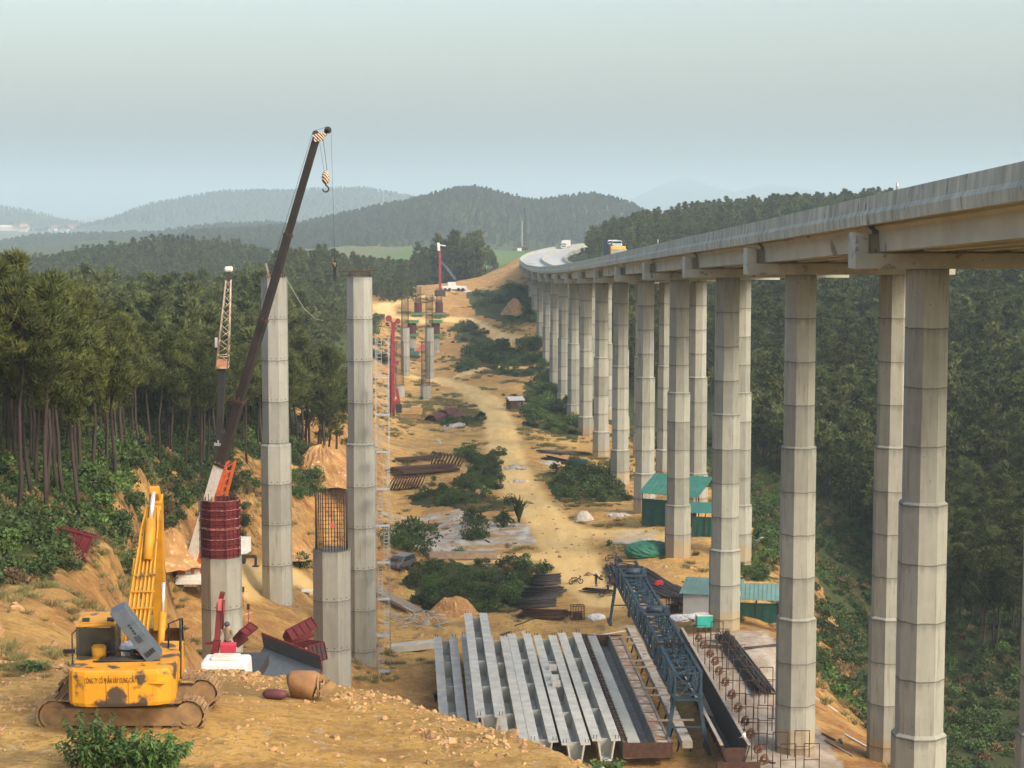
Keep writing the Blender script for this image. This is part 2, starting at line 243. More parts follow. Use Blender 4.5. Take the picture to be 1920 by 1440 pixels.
# ------------------------------------------------------------------ mesh helpers
def tag(o, label=None, cat=None, group=None, kind=None):
    for k, v in (('label', label), ('category', cat), ('group', group), ('kind', kind)):
        if v: o[k] = v
    return o
def empty(name, loc=(0, 0, 0), rz=0, label=None, cat=None, group=None, sc=1):
    o = bpy.data.objects.new(name, None); COL.objects.link(o); o.location = loc; o.rotation_euler = (0, 0, rz); o.scale = (sc,) * 3; o.empty_display_size = .5
    return tag(o, label, cat, group)
def copy_tree(o, parent=None):
    c = o.copy(); COL.objects.link(c)
    if parent: c.parent = parent
    for ch in list(o.children): copy_tree(ch, c)
    return c
V = Vector
class MB:
    def __init__(s): s.v = []; s.f = []; s.m = []; s.sm = []
    def add(s, vs, fs, mi=0, sm=False):
        b = len(s.v); s.v += [tuple(v) for v in vs]
        for f in fs: s.f.append([b + i for i in f]); s.m.append(mi); s.sm.append(sm)
        return s
    def box(s, c, d, rz=0, mi=0, mtx=None, tap=1.0):
        hx, hy, hz = d[0] / 2, d[1] / 2, d[2] / 2; M = mtx or (Matrix.Translation(c) @ Matrix.Rotation(rz, 4, 'Z'))
        vs = [M @ V((x * hx * (tap if z > 0 else 1), y * hy * (tap if z > 0 else 1), z * hz)) for z in (-1, 1) for y in (-1, 1) for x in (-1, 1)]
        return s.add(vs, [(0, 2, 3, 1), (4, 5, 7, 6), (0, 1, 5, 4), (2, 6, 7, 3), (0, 4, 6, 2), (1, 3, 7, 5)], mi)
    def bar(s, a, b, w, h=None, mi=0, w2=None, h2=None, up=(0, 0, 1)):
        a, b = V(a), V(b); d = (b - a); L = d.length
        if L < 1e-6: return s
        d /= L; u = V(up)
        if abs(d.dot(u)) > .98: u = V((0, 1, 0))
        x = d.cross(u).normalized(); y = x.cross(d); h = h or w; w2 = w2 or w; h2 = h2 or h * (w2 / w)
        vs = [a + x * (i * w / 2) + y * (j * h / 2) for i, j in ((-1, -1), (1, -1), (1, 1), (-1, 1))] + [b + x * (i * w2 / 2) + y * (j * h2 / 2) for i, j in ((-1, -1), (1, -1), (1, 1), (-1, 1))]
        return s.add(vs, [(0, 3, 2, 1), (4, 5, 6, 7), (0, 1, 5, 4), (1, 2, 6, 5), (2, 3, 7, 6), (3, 0, 4, 7)], mi)
    def tube(s, pts, r, n=6, mi=0, cap=True, sm=True):
        pts = [V(p) for p in pts]; k = len(pts); rs = r if isinstance(r, (list, tuple)) else [r] * k; b = len(s.v); px = None
        for i, p in enumerate(pts):
            t = (pts[min(i + 1, k - 1)] - pts[max(i - 1, 0)]).normalized()
            if px is None: px = t.orthogonal().normalized()
            x = (px - t * px.dot(t)); x = x.normalized() if x.length > 1e-6 else t.orthogonal().normalized(); px = x; y = t.cross(x)
            for j in range(n): q = 2 * PI * j / n; s.v.append(tuple(p + (x * math.cos(q) + y * math.sin(q)) * rs[i]))
        for i in range(k - 1):
            for j in range(n): s.f.append([b + i * n + j, b + i * n + (j + 1) % n, b + (i + 1) * n + (j + 1) % n, b + (i + 1) * n + j]); s.m.append(mi); s.sm.append(sm)
        if cap:
            s.f.append([b + j for j in range(n)][::-1]); s.m.append(mi); s.sm.append(False); s.f.append([b + (k - 1) * n + j for j in range(n)]); s.m.append(mi); s.sm.append(False)
        return s
    def sweep(s, prof, A, B, mi=0, upv=(0, 0, 1), caps=True):
        """closed 2-D profile (x across, z up) carried from A to B"""
        A, B = V(A), V(B); d = (B - A).normalized(); u = V(upv); x = d.cross(u).normalized(); z = x.cross(d); n = len(prof)
        vs = [A + x * p[0] + z * p[1] for p in prof] + [B + x * p[0] + z * p[1] for p in prof]
        fs = [(i, (i + 1) % n, n + (i + 1) % n, n + i) for i in range(n)]
        if caps: fs += [tuple(range(n))[::-1], tuple(range(n, 2 * n))]
        return s.add(vs, fs, mi)
    def oct(s, w0, w1, z0, z1, mi=0, c=(0, 0), rz=0, n=8):
        vs = []
        for w, z in ((w0, z0), (w1, z1)):
            rr = w / 2 / math.cos(PI / n)
            vs += [(c[0] + rr * math.cos(PI / n + 2 * PI * i / n + rz), c[1] + rr * math.sin(PI / n + 2 * PI * i / n + rz), z) for i in range(n)]
        return s.add(vs, [(i, (i + 1) % n, n + (i + 1) % n, n + i) for i in range(n)] + [tuple(range(n))[::-1], tuple(range(n, 2 * n))], mi)
    def ball(s, c, r, mi=0, n=10, m=6, jit=0):
        r = (r,) * 3 if not isinstance(r, (tuple, list)) else r; b = len(s.v); c = V(c)
        for i in range(m + 1):
            for j in range(n):
                a, t = PI * i / m, 2 * PI * j / n; k = 1 + random.uniform(-jit, jit)
                s.v.append((c.x + r[0] * k * math.sin(a) * math.cos(t), c.y + r[1] * k * math.sin(a) * math.sin(t), c.z + r[2] * k * math.cos(a)))
        for i in range(m):
            for j in range(n): s.f.append([b + i * n + j, b + (i + 1) * n + j, b + (i + 1) * n + (j + 1) % n, b + i * n + (j + 1) % n]); s.m.append(mi); s.sm.append(not jit)
        return s
    def xf(s, M, i0=0): s.v[i0:] = [tuple(M @ V(p)) for p in s.v[i0:]]; return s
    def build(s, name, mats, parent=None, loc=None, bev=0, **tg):
        me = bpy.data.meshes.new(name); me.from_pydata(s.v, [], s.f)
        for m in (mats if isinstance(mats, (list, tuple)) else [mats]): me.materials.append(m)
        me.polygons.foreach_set('material_index', s.m); me.polygons.foreach_set('use_smooth', s.sm); me.validate(); me.update()
        o = bpy.data.objects.new(name, me); COL.objects.link(o)
        if parent: o.parent = parent
        if loc is not None: o.location = loc
        if bev:
            b = o.modifiers.new('bevel', 'BEVEL'); b.width = bev; b.segments = 2; b.limit_method = 'ANGLE'; b.angle_limit = R(40)
        return tag(o, **tg)
def np_mesh(name, v, f, mats):
    """many same-sided faces at once from arrays"""
    me = bpy.data.meshes.new(name); k = f.shape[1]; me.vertices.add(len(v)); me.vertices.foreach_set('co', np.asarray(v, np.float32).ravel())
    me.loops.add(f.size); me.loops.foreach_set('vertex_index', f.astype(np.int32).ravel()); me.polygons.add(len(f)); me.polygons.foreach_set('loop_start', np.arange(0, f.size, k, dtype=np.int32))
    me.polygons.foreach_set('loop_total', np.full(len(f), k, np.int32)); me.update(calc_edges=True)
    for m in mats: me.materials.append(m)
    return me
def obj(name, me, parent=None, loc=None, **tg):
    o = bpy.data.objects.new(name, me); COL.objects.link(o)
    if parent: o.parent = parent
    if loc is not None: o.location = loc
    return tag(o, **tg)
# ------------------------------------------------------------------ ground: one sheet to the horizon
CORR_L = [(0,-900),(60,-300),(70,-200),(80,60),(92,200),(105,250),(125,275),(165,285),(186,375),(196,455),(206,470),(215,540),(230,590),(300,560),(330,600),(360,640),(430,650),(500,690),(610,690),(660,690),(700,690),(740,725),(800,790),(860,905),(940,970),(1100,1060)]
CORR_R = [(0,2400),(110,2300),(148,1880),(165,1690),(183,1530),(200,1470),(236,1450),(277,1390),(318,1330),(360,1260),(400,1170),(440,1120),(500,1075),(560,1030),(660,1015),(740,1005),(850,1040),(940,1100),(1100,1070)]
def corridor(x, y):
    """signed px-free measure: >0 inside the cleared construction corridor (metres to its nearer edge)"""
    l = np.interp(y, [a for a, b in CORR_L], [(b - 960) / F * a for a, b in CORR_L]); r = np.interp(y, [a for a, b in CORR_R], [(b - 960) / F * a for a, b in CORR_R])
    return np.minimum(x - l, r - x)
def plan(pp, y0=62): return [tuple(ground(a, b, y0)) for a, b in pp]
ROADS = [(plan([(1150,1130),(1085,1080),(1060,1030),(1020,970),(975,920),(958,880),(945,840),(940,800),(918,755),(870,726),(815,712),(765,704)]), 3.3),
 (plan([(1240,1010),(1150,1000),(1060,1000),(1010,960)]), 3.5), (plan([(560,1085),(480,1080),(430,1090)]), 2.2),
 (plan([(880,1052),(1000,1045),(1080,1040)]), 2.4), (plan([(1000,690),(930,690),(860,705)]), 2),
 (plan([(820,556),(762,560),(718,575),(724,594),(800,602),(870,600),(905,615),(960,638),(1000,646)]), 3.6)]
VEGP = [plan(p) for p in ([(790,1060),(930,1052),(1040,1062),(1010,1130),(960,1150),(800,1155),(760,1090)], [(1010,890),(1160,880),(1180,940),(1050,945)], [(985,720),(1070,700),(1130,770),(1080,830),(985,800)],
 [(850,700),(870,660),(1010,640),(1030,700)], [(870,545),(1000,535),(1020,600),(890,590)], [(860,615),(960,630),(940,655),(850,640)], [(820,790),(905,785),(910,800),(830,800)], [(760,930),(880,920),(980,950),(900,962),(770,950)], [(890,860),(940,840),(940,920),(860,920)], [(1380,1010),(1460,1000),(1470,1100),(1390,1090)])]
WHITEP = [plan(p) for p in ([(715,960),(860,955),(990,985),(1000,1020),(880,1045),(800,1040),(720,1010)], [(1130,1005),(1230,995),(1210,1025),(1140,1020)], [(890,870),(920,875),(925,890),(900,885)])]
PADP = [(15.2,194),(26,194),(26.5,146),(18,144)]
def build_ground():
    rows = np.concatenate([np.arange(-40, 36, 4.), np.arange(36, 62, .4), np.arange(62, 330, .9), 330 * np.exp(np.arange(0, math.log(1100 / 330), .0065)), 1100 * np.exp(np.arange(.02, math.log(26000 / 1100), .022))])
    s = np.linspace(-1, 1, 471); s = s * (.55 + .45 * s * s); wid = np.maximum(rows, 0) * .62 + 26
    x = (s[None] * wid[:, None]); y = np.repeat(rows[:, None], len(s), 1); sh = x.shape; x = x.ravel(); y = y.ravel(); z = heights(x, y)
    nr, nc = sh; i = np.arange(nr * nc).reshape(sh); f = np.stack([i[:-1, :-1], i[:-1, 1:], i[1:, 1:], i[1:, :-1]], -1).reshape(-1, 4)
    me = np_mesh('ground', np.stack([x, y, z], 1), f, [ground_mat()]); me.polygons.foreach_set('use_smooth', np.ones(len(f), bool))
    c = corridor(x, y); jag = 5 * fbm(x / 12, y / 12, 41) * np.clip(y / 200, .5, 3); veg = 1 - smooth(-1.5, 1.5, c + jag)
    mnd = in_poly(x, y, MPOLY); d, _ = seg_dist(x, y, EDGE); mnd |= (d < 30) & (y < 66) & (x > -25) & (x < 13); veg = np.where(mnd, 0, veg)
    nearm = y < 1100
    for P in VEGP: veg[nearm] = np.maximum(veg[nearm], in_poly(x[nearm] + 2 * fbm(x[nearm] / 4, y[nearm] / 4, 7), y[nearm], P) * .9)
    veg = np.maximum(veg, smooth(.12, .3, fbm(x / 14, y / 14, 77)) * .55 * (y > 230) * (1 - mnd))
    white = np.zeros(len(x))
    for P in WHITEP: white[nearm] = np.maximum(white[nearm], in_poly(x[nearm] + 2 * fbm(x[nearm] / 5, y[nearm] / 5, 17), y[nearm] + 3 * fbm(x[nearm] / 5, y[nearm] / 7, 19), P) * smooth(-.25, .05, fbm(x[nearm] / 4, y[nearm] / 3, 23)))
    white[nearm] = np.maximum(white[nearm], in_poly(x[nearm], y[nearm], PADP) * .75)
    road = np.zeros(len(x))
    for P, w in ROADS:
        dd, _ = seg_dist(x[nearm], y[nearm], P); road[nearm] = np.maximum(road[nearm], 1 - smooth(w * .7, w * 1.3, dd + 1.2 * fbm(x[nearm] / 3, y[nearm] / 3, 3)))
    veg = veg * (1 - road); red = smooth(-.05, .3, fbm(x / 22, y / 30, 55)) * .7 + .9 * smooth(14, 22, x) * (y < 215) * (y > 100)
    slope = np.zeros(sh); zz = z.reshape(sh); xx = x.reshape(sh)
    slope[:, 1:-1] = np.abs((zz[:, 2:] - zz[:, :-2]) / (xx[:, 2:] - xx[:, :-2])); red = np.clip(np.maximum(red, smooth(.35, .8, slope.ravel()) * (y > 75)), 0, 1)
    bank = (x < -8) & (y > 72) & (y < 345) & (c < 11); red = np.where(bank, np.maximum(red, .75), red); red = np.maximum(red, .6 * smooth(540, 600, y) * (y < 900))
    field = smooth(950, 1100, y); dfl, _ = seg_dist(x, y, RIDGES[1][0]); wood = (y > 1000) & (z > -52) & (dfl > RIDGES[1][1] * .9); field = np.where(wood, 0, field); veg = np.where(wood, 1, veg); cutb = (veg > .2) & (y > 75) & (y < 260) & (c > -9) & (slope.ravel() > .55); veg = np.where(cutb, veg * .45, veg)
    a = me.color_attributes.new('cover', 'FLOAT_COLOR', 'POINT'); a.data.foreach_set('color', np.stack([np.clip(veg, 0, 1), white, road, field], 1).astype(np.float32).ravel())
    a = me.color_attributes.new('tone', 'FLOAT_COLOR', 'POINT'); a.data.foreach_set('color', np.stack([red, mnd * 1., fbm(x / 90, y / 200, 61) + .5, np.ones(len(x))], 1).astype(np.float32).ravel())
    return obj('ground', me, kind='structure')
def ground_mat():
    m = bpy.data.materials.new('earth_and_cover'); m.use_nodes = True; n = m.node_tree.nodes; l = m.node_tree.links; b = n['Principled BSDF']; b.inputs['Roughness'].default_value = .97; b.inputs['Specular IOR Level'].default_value = .1
    g = n.new('ShaderNodeNewGeometry'); P = g.outputs['Position']
    def noise(sc, d=6, st=None, r=.6):
        v = P
        if st: mp = n.new('ShaderNodeMapping'); mp.inputs['Scale'].default_value = st; l.new(v, mp.inputs[0]); v = mp.outputs[0]
        q = n.new('ShaderNodeTexNoise'); q.inputs['Scale'].default_value = sc; q.inputs['Detail'].default_value = d; q.inputs['Roughness'].default_value = r; l.new(v, q.inputs[0]); return q.outputs[0]
    def rng(v, a, bb, c=0, d=1):
        q = n.new('ShaderNodeMapRange'); q.inputs[1].default_value = a; q.inputs[2].default_value = bb; q.inputs[3].default_value = c; q.inputs[4].default_value = d; l.new(v, q.inputs[0]); return q.outputs[0]
    def mix(f, a, bb):
        q = n.new('ShaderNodeMix'); q.data_type = 'RGBA'
        for i, v in ((6, a), (7, bb)):
            if isinstance(v, tuple): q.inputs[i].default_value = (*v, 1)
            else: l.new(v, q.inputs[i])
        l.new(f, q.inputs[0]); return q.outputs[2]
    def mul(a, bb):
        q = n.new('ShaderNodeMath'); q.operation = 'MULTIPLY'; l.new(a, q.inputs[0])
        if isinstance(bb, float): q.inputs[1].default_value = bb
        else: l.new(bb, q.inputs[1])
        return q.outputs[0]
    A = n.new('ShaderNodeVertexColor'); A.layer_name = 'cover'; sA = n.new('ShaderNodeSeparateColor'); l.new(A.outputs[0], sA.inputs[0])
    B = n.new('ShaderNodeVertexColor'); B.layer_name = 'tone'; sB = n.new('ShaderNodeSeparateColor'); l.new(B.outputs[0], sB.inputs[0])
    fine = noise(1.1, 9, r=.7); streak = noise(1.6, 7, (.22, 1.3, 1)); mid = noise(.13, 6); big = noise(.03, 4)
    dirt = mix(rng(mid, .35, .65), (.62, .37, .105), (.70, .455, .15)); dirt = mix(rng(fine, .5, .68), dirt, (.31, .18, .066)); dirt = mix(mul(rng(noise(.33, 7, (1, .6, 1)), .5, .62), .75), dirt, (.37, .22, .08)); dirt = mix(mul(rng(noise(.21, 7, (.7, 1, 1)), .56, .63), .8), dirt, (.24, .185, .085)); dirt = mix(mul(rng(big, .45, .6), .5), dirt, (.52, .275, .085))
    red = mix(rng(fine, .35, .6), (.42, .19, .06), (.25, .11, .04)); dirt = mix(mul(sB.outputs[0], rng(noise(.4, 5), .4, .6, .25, 1.)), dirt, red)
    dirt = mix(mul(rng(streak, .5, .66), .55), dirt, (.34, .20, .07))
    dirt = mix(mul(rng(noise(5.5, 4), .53, .62), .6), dirt, (.29, .165, .06))
    # grey stone chips bleaching through
    dirt = mix(mul(rng(noise(2.6, 3), .6, .66), .6), dirt, (.50, .40, .28))
    rd = mix(rng(noise(.5, 6, (1, .25, 1)), .4, .6), (.80, .56, .24), (.70, .48, .19)); dirt = mix(mul(sA.outputs[2], .95), dirt, rd)
    wh = mix(rng(noise(.7, 6, (1, .5, 1)), .4, .6), (.62, .59, .53), (.40, .36, .30)); dirt = mix(mul(sA.outputs[1], .9), dirt, wh)
    vg = mix(rng(noise(.5, 8), .4, .62), (.045, .065, .022), (.085, .075, .032)); vg = mix(mul(rng(noise(.12, 4), .5, .64), .7), vg, (.06, .10, .028))
    vf = n.new('ShaderNodeMath'); vf.operation = 'ADD'; l.new(sA.outputs[0], vf.inputs[0]); l.new(rng(fine, .3, .7, -.35, .35), vf.inputs[1]); out = mix(rng(vf.outputs[0], .35, .65), dirt, vg)
    fa = mix(rng(noise(.008, 4, (1, .5, 1)), .45, .55), (.11, .17, .06), (.15, .16, .085)); fa = mix(rng(noise(.004, 3, (1, 1, 1)), .58, .62), fa, (.30, .25, .17))
    out = mix(A.outputs[1], out, fa)
    l.new(out, b.inputs['Base Color'])
    bp = n.new('ShaderNodeBump'); bp.inputs['Strength'].default_value = .9; bp.inputs['Distance'].default_value = .4; l.new(noise(1.8, 9, r=.7), bp.inputs['Height'])
    b2 = n.new('ShaderNodeBump'); b2.inputs['Strength'].default_value = .7; b2.inputs['Distance'].default_value = .14; l.new(noise(9., 5, r=.7), b2.inputs['Height']); l.new(bp.outputs[0], b2.inputs['Normal']); l.new(b2.outputs[0], b.inputs['Normal'])
    return m
build_ground()

# ------------------------------------------------------------------ the finished viaduct
_cap = [(1593,503),(1397.5,515),(1282,520),(1208,524.5),(1153,527),(1114,529.3),(1083.5,531),(1058,531.6),(1038.5,531.2),(1022,530),(1008.5,528),(997.5,524),(987.5,521)]
_cp = [at(a, b, 113 + 41 * i) for i, (a, b) in enumerate(_cap)]; _fx = np.polyfit([p.y for p in _cp], [p.x for p in _cp], 1)
_zs = [_cp[0].z + (_cp[0].z - _cp[2].z) / 82 * 143] + [p.z for p in _cp] + [-21.2, -21.3, -20.9, -20.5, -20.2, -19.7]; _ys = [-30] + [p.y for p in _cp] + [660, 720, 800, 860, 940, 1150]
def edge_x(Y): return _fx[0] * min(Y, 650) + _fx[1] + (0 if Y < 650 else _fx[0] * (Y - 650) + (Y - 650) ** 2 / 2240)
def cap_z(Y):
    z0 = float(np.interp(Y, _ys, _zs)); return (z0 + float(np.interp(Y - 18, _ys, _zs)) + float(np.interp(Y + 18, _ys, _zs))) / 3
def frame(Y):
    """deck frame at distance Y: point on the left edge at cap soffit level, unit across, unit along"""
    t = V((edge_x(Y + 1) - edge_x(Y - 1), 2, 0)).normalized(); return V((edge_x(Y), Y, cap_z(Y))), V((t.y, -t.x, 0)), t
LCAP = 16.7; M_COLM = lift_concrete('mud_splashed_concrete', (.38, .335, .24), (.25, .19, .115))
via = empty('viaduct', (0, 0, 0), label='long finished concrete highway viaduct on tall paired octagonal columns with traffic on it', cat='bridge')
def ribbon(name, mt, prof, y0, y1, step=10.):
    """a closed profile (across, up) carried along the deck"""
    m = MB(); ys = list(np.arange(y0, y1 + .1, step)); k = len(prof)
    for Y in ys:
        p, a, t = frame(Y)
        for q in prof: m.v.append(tuple(p + a * q[0] + V((0, 0, q[1]))))
    for i in range(len(ys) - 1):
        for j in range(k): m.f.append([i * k + j, i * k + (j + 1) % k, (i + 1) * k + (j + 1) % k, (i + 1) * k + j]); m.m.append(0); m.sm.append(False)
    m.f.append(list(range(k))[::-1]); m.m.append(0); m.sm.append(False); e = (len(ys) - 1) * k; m.f.append(list(range(e, e + k))); m.m.append(0); m.sm.append(False)
    return m.build(name, mt, via)
Y0, Y1 = 62, 1090
ribbon('deck_slab', M_GIR, [(.25, 2.5), (.25, 2.95), (16.45, 2.95), (16.45, 2.5)], Y0, Y1)
ribbon('carriageway', M_ROAD, [(.62, 2.955), (.62, 3.0), (7.8, 3.0), (7.8, 2.955)], Y0, Y1); ribbon('carriageway', M_ROAD, [(8.9, 2.955), (8.9, 3.0), (16.05, 3.0), (16.05, 2.955)], Y0, Y1)
ribbon('parapet', M_PAR, [(.03, 2.42), (-.03, 3.0), (.12, 3.28), (.16, 4.06), (.40, 4.06), (.46, 3.3), (.60, 2.97), (.25, 2.955), (.24, 2.42)], Y0, Y1, 5)
ribbon('parapet', M_PAR, [(16.67, 2.42), (16.46, 2.42), (16.45, 2.955), (16.1, 2.97), (16.24, 3.3), (16.3, 4.06), (16.54, 4.06), (16.6, 3.28), (16.73, 3.0)], Y0, Y1, 10)
ribbon('median_barrier', M_PAR, [(7.85, 2.96), (7.95, 3.25), (8.12, 3.95), (8.58, 3.95), (8.75, 3.25), (8.85, 2.96)], Y0, Y1)
NP = 21; PY = [113 + 41 * (i - 1) for i in range(NP)]
for i, Y in enumerate(PY):
    p, a, t = frame(Y); M = Matrix((( a.x, t.x, 0, p.x), (a.y, t.y, 0, p.y), (0, 0, 1, p.z), (0, 0, 0, 1)))
    c = MB(); c.box((LCAP / 2, 0, .45), (LCAP, 2.1, .9)); c.box((LCAP / 2, 0, 1.45), (LCAP - 1.6, .95, 1.1)); c.box((.375, 0, 1.5), (.75, 2.0, 1.194)); c.box((LCAP - .375, 0, 1.5), (.75, 2.0, 1.194)); c.xf(M)
    c.build('cap_beam', M_CAP, via)
    for s in (4.5, 12.1):
        w = M @ V((s, 0, 0)); zb = HB(w.x, w.y) - 1.5; H = w.z - zb
        if H < 3: continue
        k = MB(); r = math.atan2(t.x, t.y) * -1; z1 = min(14.0, H); k.oct(2.34, 2.34, -z1, 0.0, rz=r)
        if H > 14: z2 = min(28.0, H); k.oct(2.68, 2.68, -z2, -13.9, rz=r); k.oct(2.68, 2.4, -13.9, -13.78, rz=r)
        if H > 28: k.oct(3.06, 3.06, -H, min(-H + 3.6, -28.2), rz=r, mi=1); k.oct(3.06, 3.06, min(-H + 3.6, -28.2), -27.9, rz=r); k.oct(3.06, 2.75, -27.9, -27.75, rz=r)
        k.build('column', [M_COL, M_COLM], via, loc=w)
    if i + 1 < NP:
        Yn = PY[i + 1]; q, a2, t2 = frame(Yn)
        for j in range(6):
            off = 1.95 + j * (LCAP - 3.9) / 5
            A = p + a * off + t * .85 + V((0, 0, 1.0)); B = q + a2 * off - t2 * .85 + V((0, 0, 1.0))
            MB().sweep([(-.5, 0), (.5, 0), (.58, 1.2), (.8, 1.38), (.8, 1.49), (-.8, 1.49), (-.8, 1.38), (-.58, 1.2)], A, B).build('girder', M_GIR, via)
m = MB(); p, a, t = frame(103); m.tube([p + a * .28 + V((0, 0, 4.06)), p + a * .28 + V((0, 0, 4.46))], .07, 8); m.build('post_stub', M_GALV, via)
for Y, h in ((222, .5), (640, .6), (690, .6), (262, .25)):
    p, a, t = frame(Y); MB().tube([p + a * .28 + V((0, 0, 4.05)), p + a * .28 + V((0, 0, 4.06 + h))], .06, 6).build('post_stub', M_GALV, via)

# ------------------------------------------------------------------ new piers
def pier(px, ytop, Y, ybase, w_top, w_base, ystep, label, taper_h=None):
    T = at(px, ytop, Y); gz = HB(T.x, Y) - 1.5; root = empty('bridge_pier', (T.x, Y, gz + 1.5), label=label, cat='pier', group='new bridge piers')
    zs = at(px, ystep, Y).z if ystep else None; k = MB(); H = T.z - gz
    if zs: k.oct(w_top, w_top, zs - T.z, 0); k.oct(w_base, w_base, -H, zs - T.z + .1); k.oct(w_base, w_top + .04, zs - T.z + .1, zs - T.z + .28)
    else: k.oct(w_base, w_base, -H, 0)
    k.build('shaft', M_NEW, root, loc=(0, 0, H - 1.5)); return root, T, H - 1.5
M_BAR = mat('dark_rebar', (.035, .026, .022), (.06, .04, .03), .8, 4)
def cage(root, z0, h, w, n=26, hoop=.5, bare=False):
    """bar cage standing on a shaft: upright bars part, hoops part"""
    m = MB()
    for i in range(n):
        q = 2 * PI * i / n; r = w / 2 * (1 / max(abs(math.cos((q + PI / 8) % (PI / 4) - PI / 8)), .9)); x, y = r * math.cos(q), r * math.sin(q)
        m.tube([(x, y, z0 - .3), (x * 1.0 + random.uniform(-.03, .03), y + random.uniform(-.03, .03), z0 + h + random.uniform(-.12, .12))], .036, 4)
    m.build('upright_bars', M_BAR, root); k = MB(); z = z0 + .15
    while z < z0 + h - .2:
        k.tube([(w / 2 * 1.02 * math.cos(2 * PI * i / 16), w / 2 * 1.02 * math.sin(2 * PI * i / 16), z) for i in range(17)], .014, 4, cap=False); z += hoop
    k.build('hoops', M_BAR, root)
def stubs(root, z, w, n=22):
    m = MB()
    for i in range(n): q = 2 * PI * i / n; m.tube([(w * .43 * math.cos(q), w * .43 * math.sin(q), z - .1), (w * .43 * math.cos(q), w * .43 * math.sin(q), z + random.uniform(.5, 1.0))], .022, 4)
    m.tube([(w * .44 * math.cos(2 * PI * i / 12), w * .44 * math.sin(2 * PI * i / 12), z + .45) for i in range(13)], .02, 4, cap=False)
    m.build('starter_bars', M_RUST, root)
r1, T, h = pier(514, 520, 190, 1128, 2.5, 2.9, 836, 'left one of the two tallest new concrete piers, crossed by the crane boom'); stubs(r1, h, 2.5)
MB().tube([(1.15, -.6, h + .1), (1.9, -.8, h - 1.2), (3.0, -1, h - 3), (4.2, -1, h - 4.1), (4.9, -1.1, h - 4.2)], .03, 5).build('dangling_rope', mat('faded_rope', (.35, .36, .24)), r1)
MB().bar((-.45, -.3, h), (-.75, -.3, h + 1.4), .22, .16).build('prop_board', M_TIMBER, r1)
r2, T2, h2 = pier(674, 519, 187, 1240, 2.4, 2.75, 834, 'right one of the two tallest new concrete piers, with the scaffold stair beside it'); stubs(r2, h2, 2.4)
m = MB()
for s in (-.9, -.5, 0, .6): m.bar((-2.0, s, h2 + .5), (1.5, s + .2, h2 + .6), .04)
m.build('loose_bars', M_RUST, r2)
r3, T3, h3 = pier(415, 1042, 150, 1240, 3, 3.05, None, 'short new concrete pier carrying a dark red steel formwork box on its top')
# red formwork halves clamped round the bars
def shutter(m, w, z0, z1, faces, nv=3, nh=6, rib=.12):
    rr = w / 2 / math.cos(PI / 8); rt = rr + rib
    for i in faces:
        a0, a1 = PI / 8 + PI / 4 * i, PI / 8 + PI / 4 * (i + 1); P = lambda r, a, z: (r * math.cos(a), r * math.sin(a), z)
        m.add([P(rr, a0, z0), P(rr, a1, z0), P(rr, a1, z1), P(rr, a0, z1), P(rr - .02, a0, z0), P(rr - .02, a1, z0), P(rr - .02, a1, z1), P(rr - .02, a0, z1)], [(0, 1, 2, 3), (7, 6, 5, 4), (0, 4, 5, 1), (3, 2, 6, 7), (0, 3, 7, 4), (1, 5, 6, 2)], 0)
        for j in range(nh + 1):
            z = z0 + .03 + (z1 - z0 - .06) * j / nh; m.bar(P(rr + rib / 2, a0, z), P(rr + rib / 2, a1, z), rib, .035, 1 if j % 2 == 0 else 0)
        for j in range(nv + 1):
            f = j / nv; A = V(P(rr, a0, 0)).lerp(V(P(rr, a1, 0)), f); B = V(P(rt, a0, 0)).lerp(V(P(rt, a1, 0)), f); c = (A + B) / 2
            m.bar((c.x, c.y, z0), (c.x, c.y, z1), .03, rib, 0, up=(-c.y, c.x, 0))
M_REDRIB = mat('faded_red_rib', (.40, .15, .13), (.24, .06, .055), .7, 3, c3=(.38, .30, .26), th=.58, s3=4)
m = MB(); shutter(m, 2.78, h3 - .1, h3 + 2.3, (4, 5, 6)); shutter(m, 2.78, h3 + 2.34, h3 + 4.55, (4, 5, 6)); m.build('formwork_panel', [M_RED, M_REDRIB], r3)
m = MB(); shutter(m, 2.78, h3 - .1, h3 + 2.3, (7, 0, 1)); shutter(m, 2.78, h3 + 2.34, h3 + 4.55, (7, 0, 1)); m.build('formwork_panel', [M_RED, M_REDRIB], r3)
m = MB(); shutter(m, 3.1, h3 - .1, h3 + 4.4, (3,)); m.build('formwork_panel', [M_GREY, M_DARK], r3, label='open grey steel back of the formwork on the left')
cage(r3, h3, 4.7, 2.5, 22)
r4, T4, h4 = pier(622, 1030, 156, 1265, 2.95, 3.0, None, 'short new concrete pier topped by an open cage of upright reinforcing bars'); cage(r4, h4, 4.7, 2.55, 34, .35)
MB().box((.2, -1.3, h4 + 2.2), (.35, .06, .35), mtx=None).build('red_marker', mat('pale_red_cloth', (.65, .12, .12)), r4)
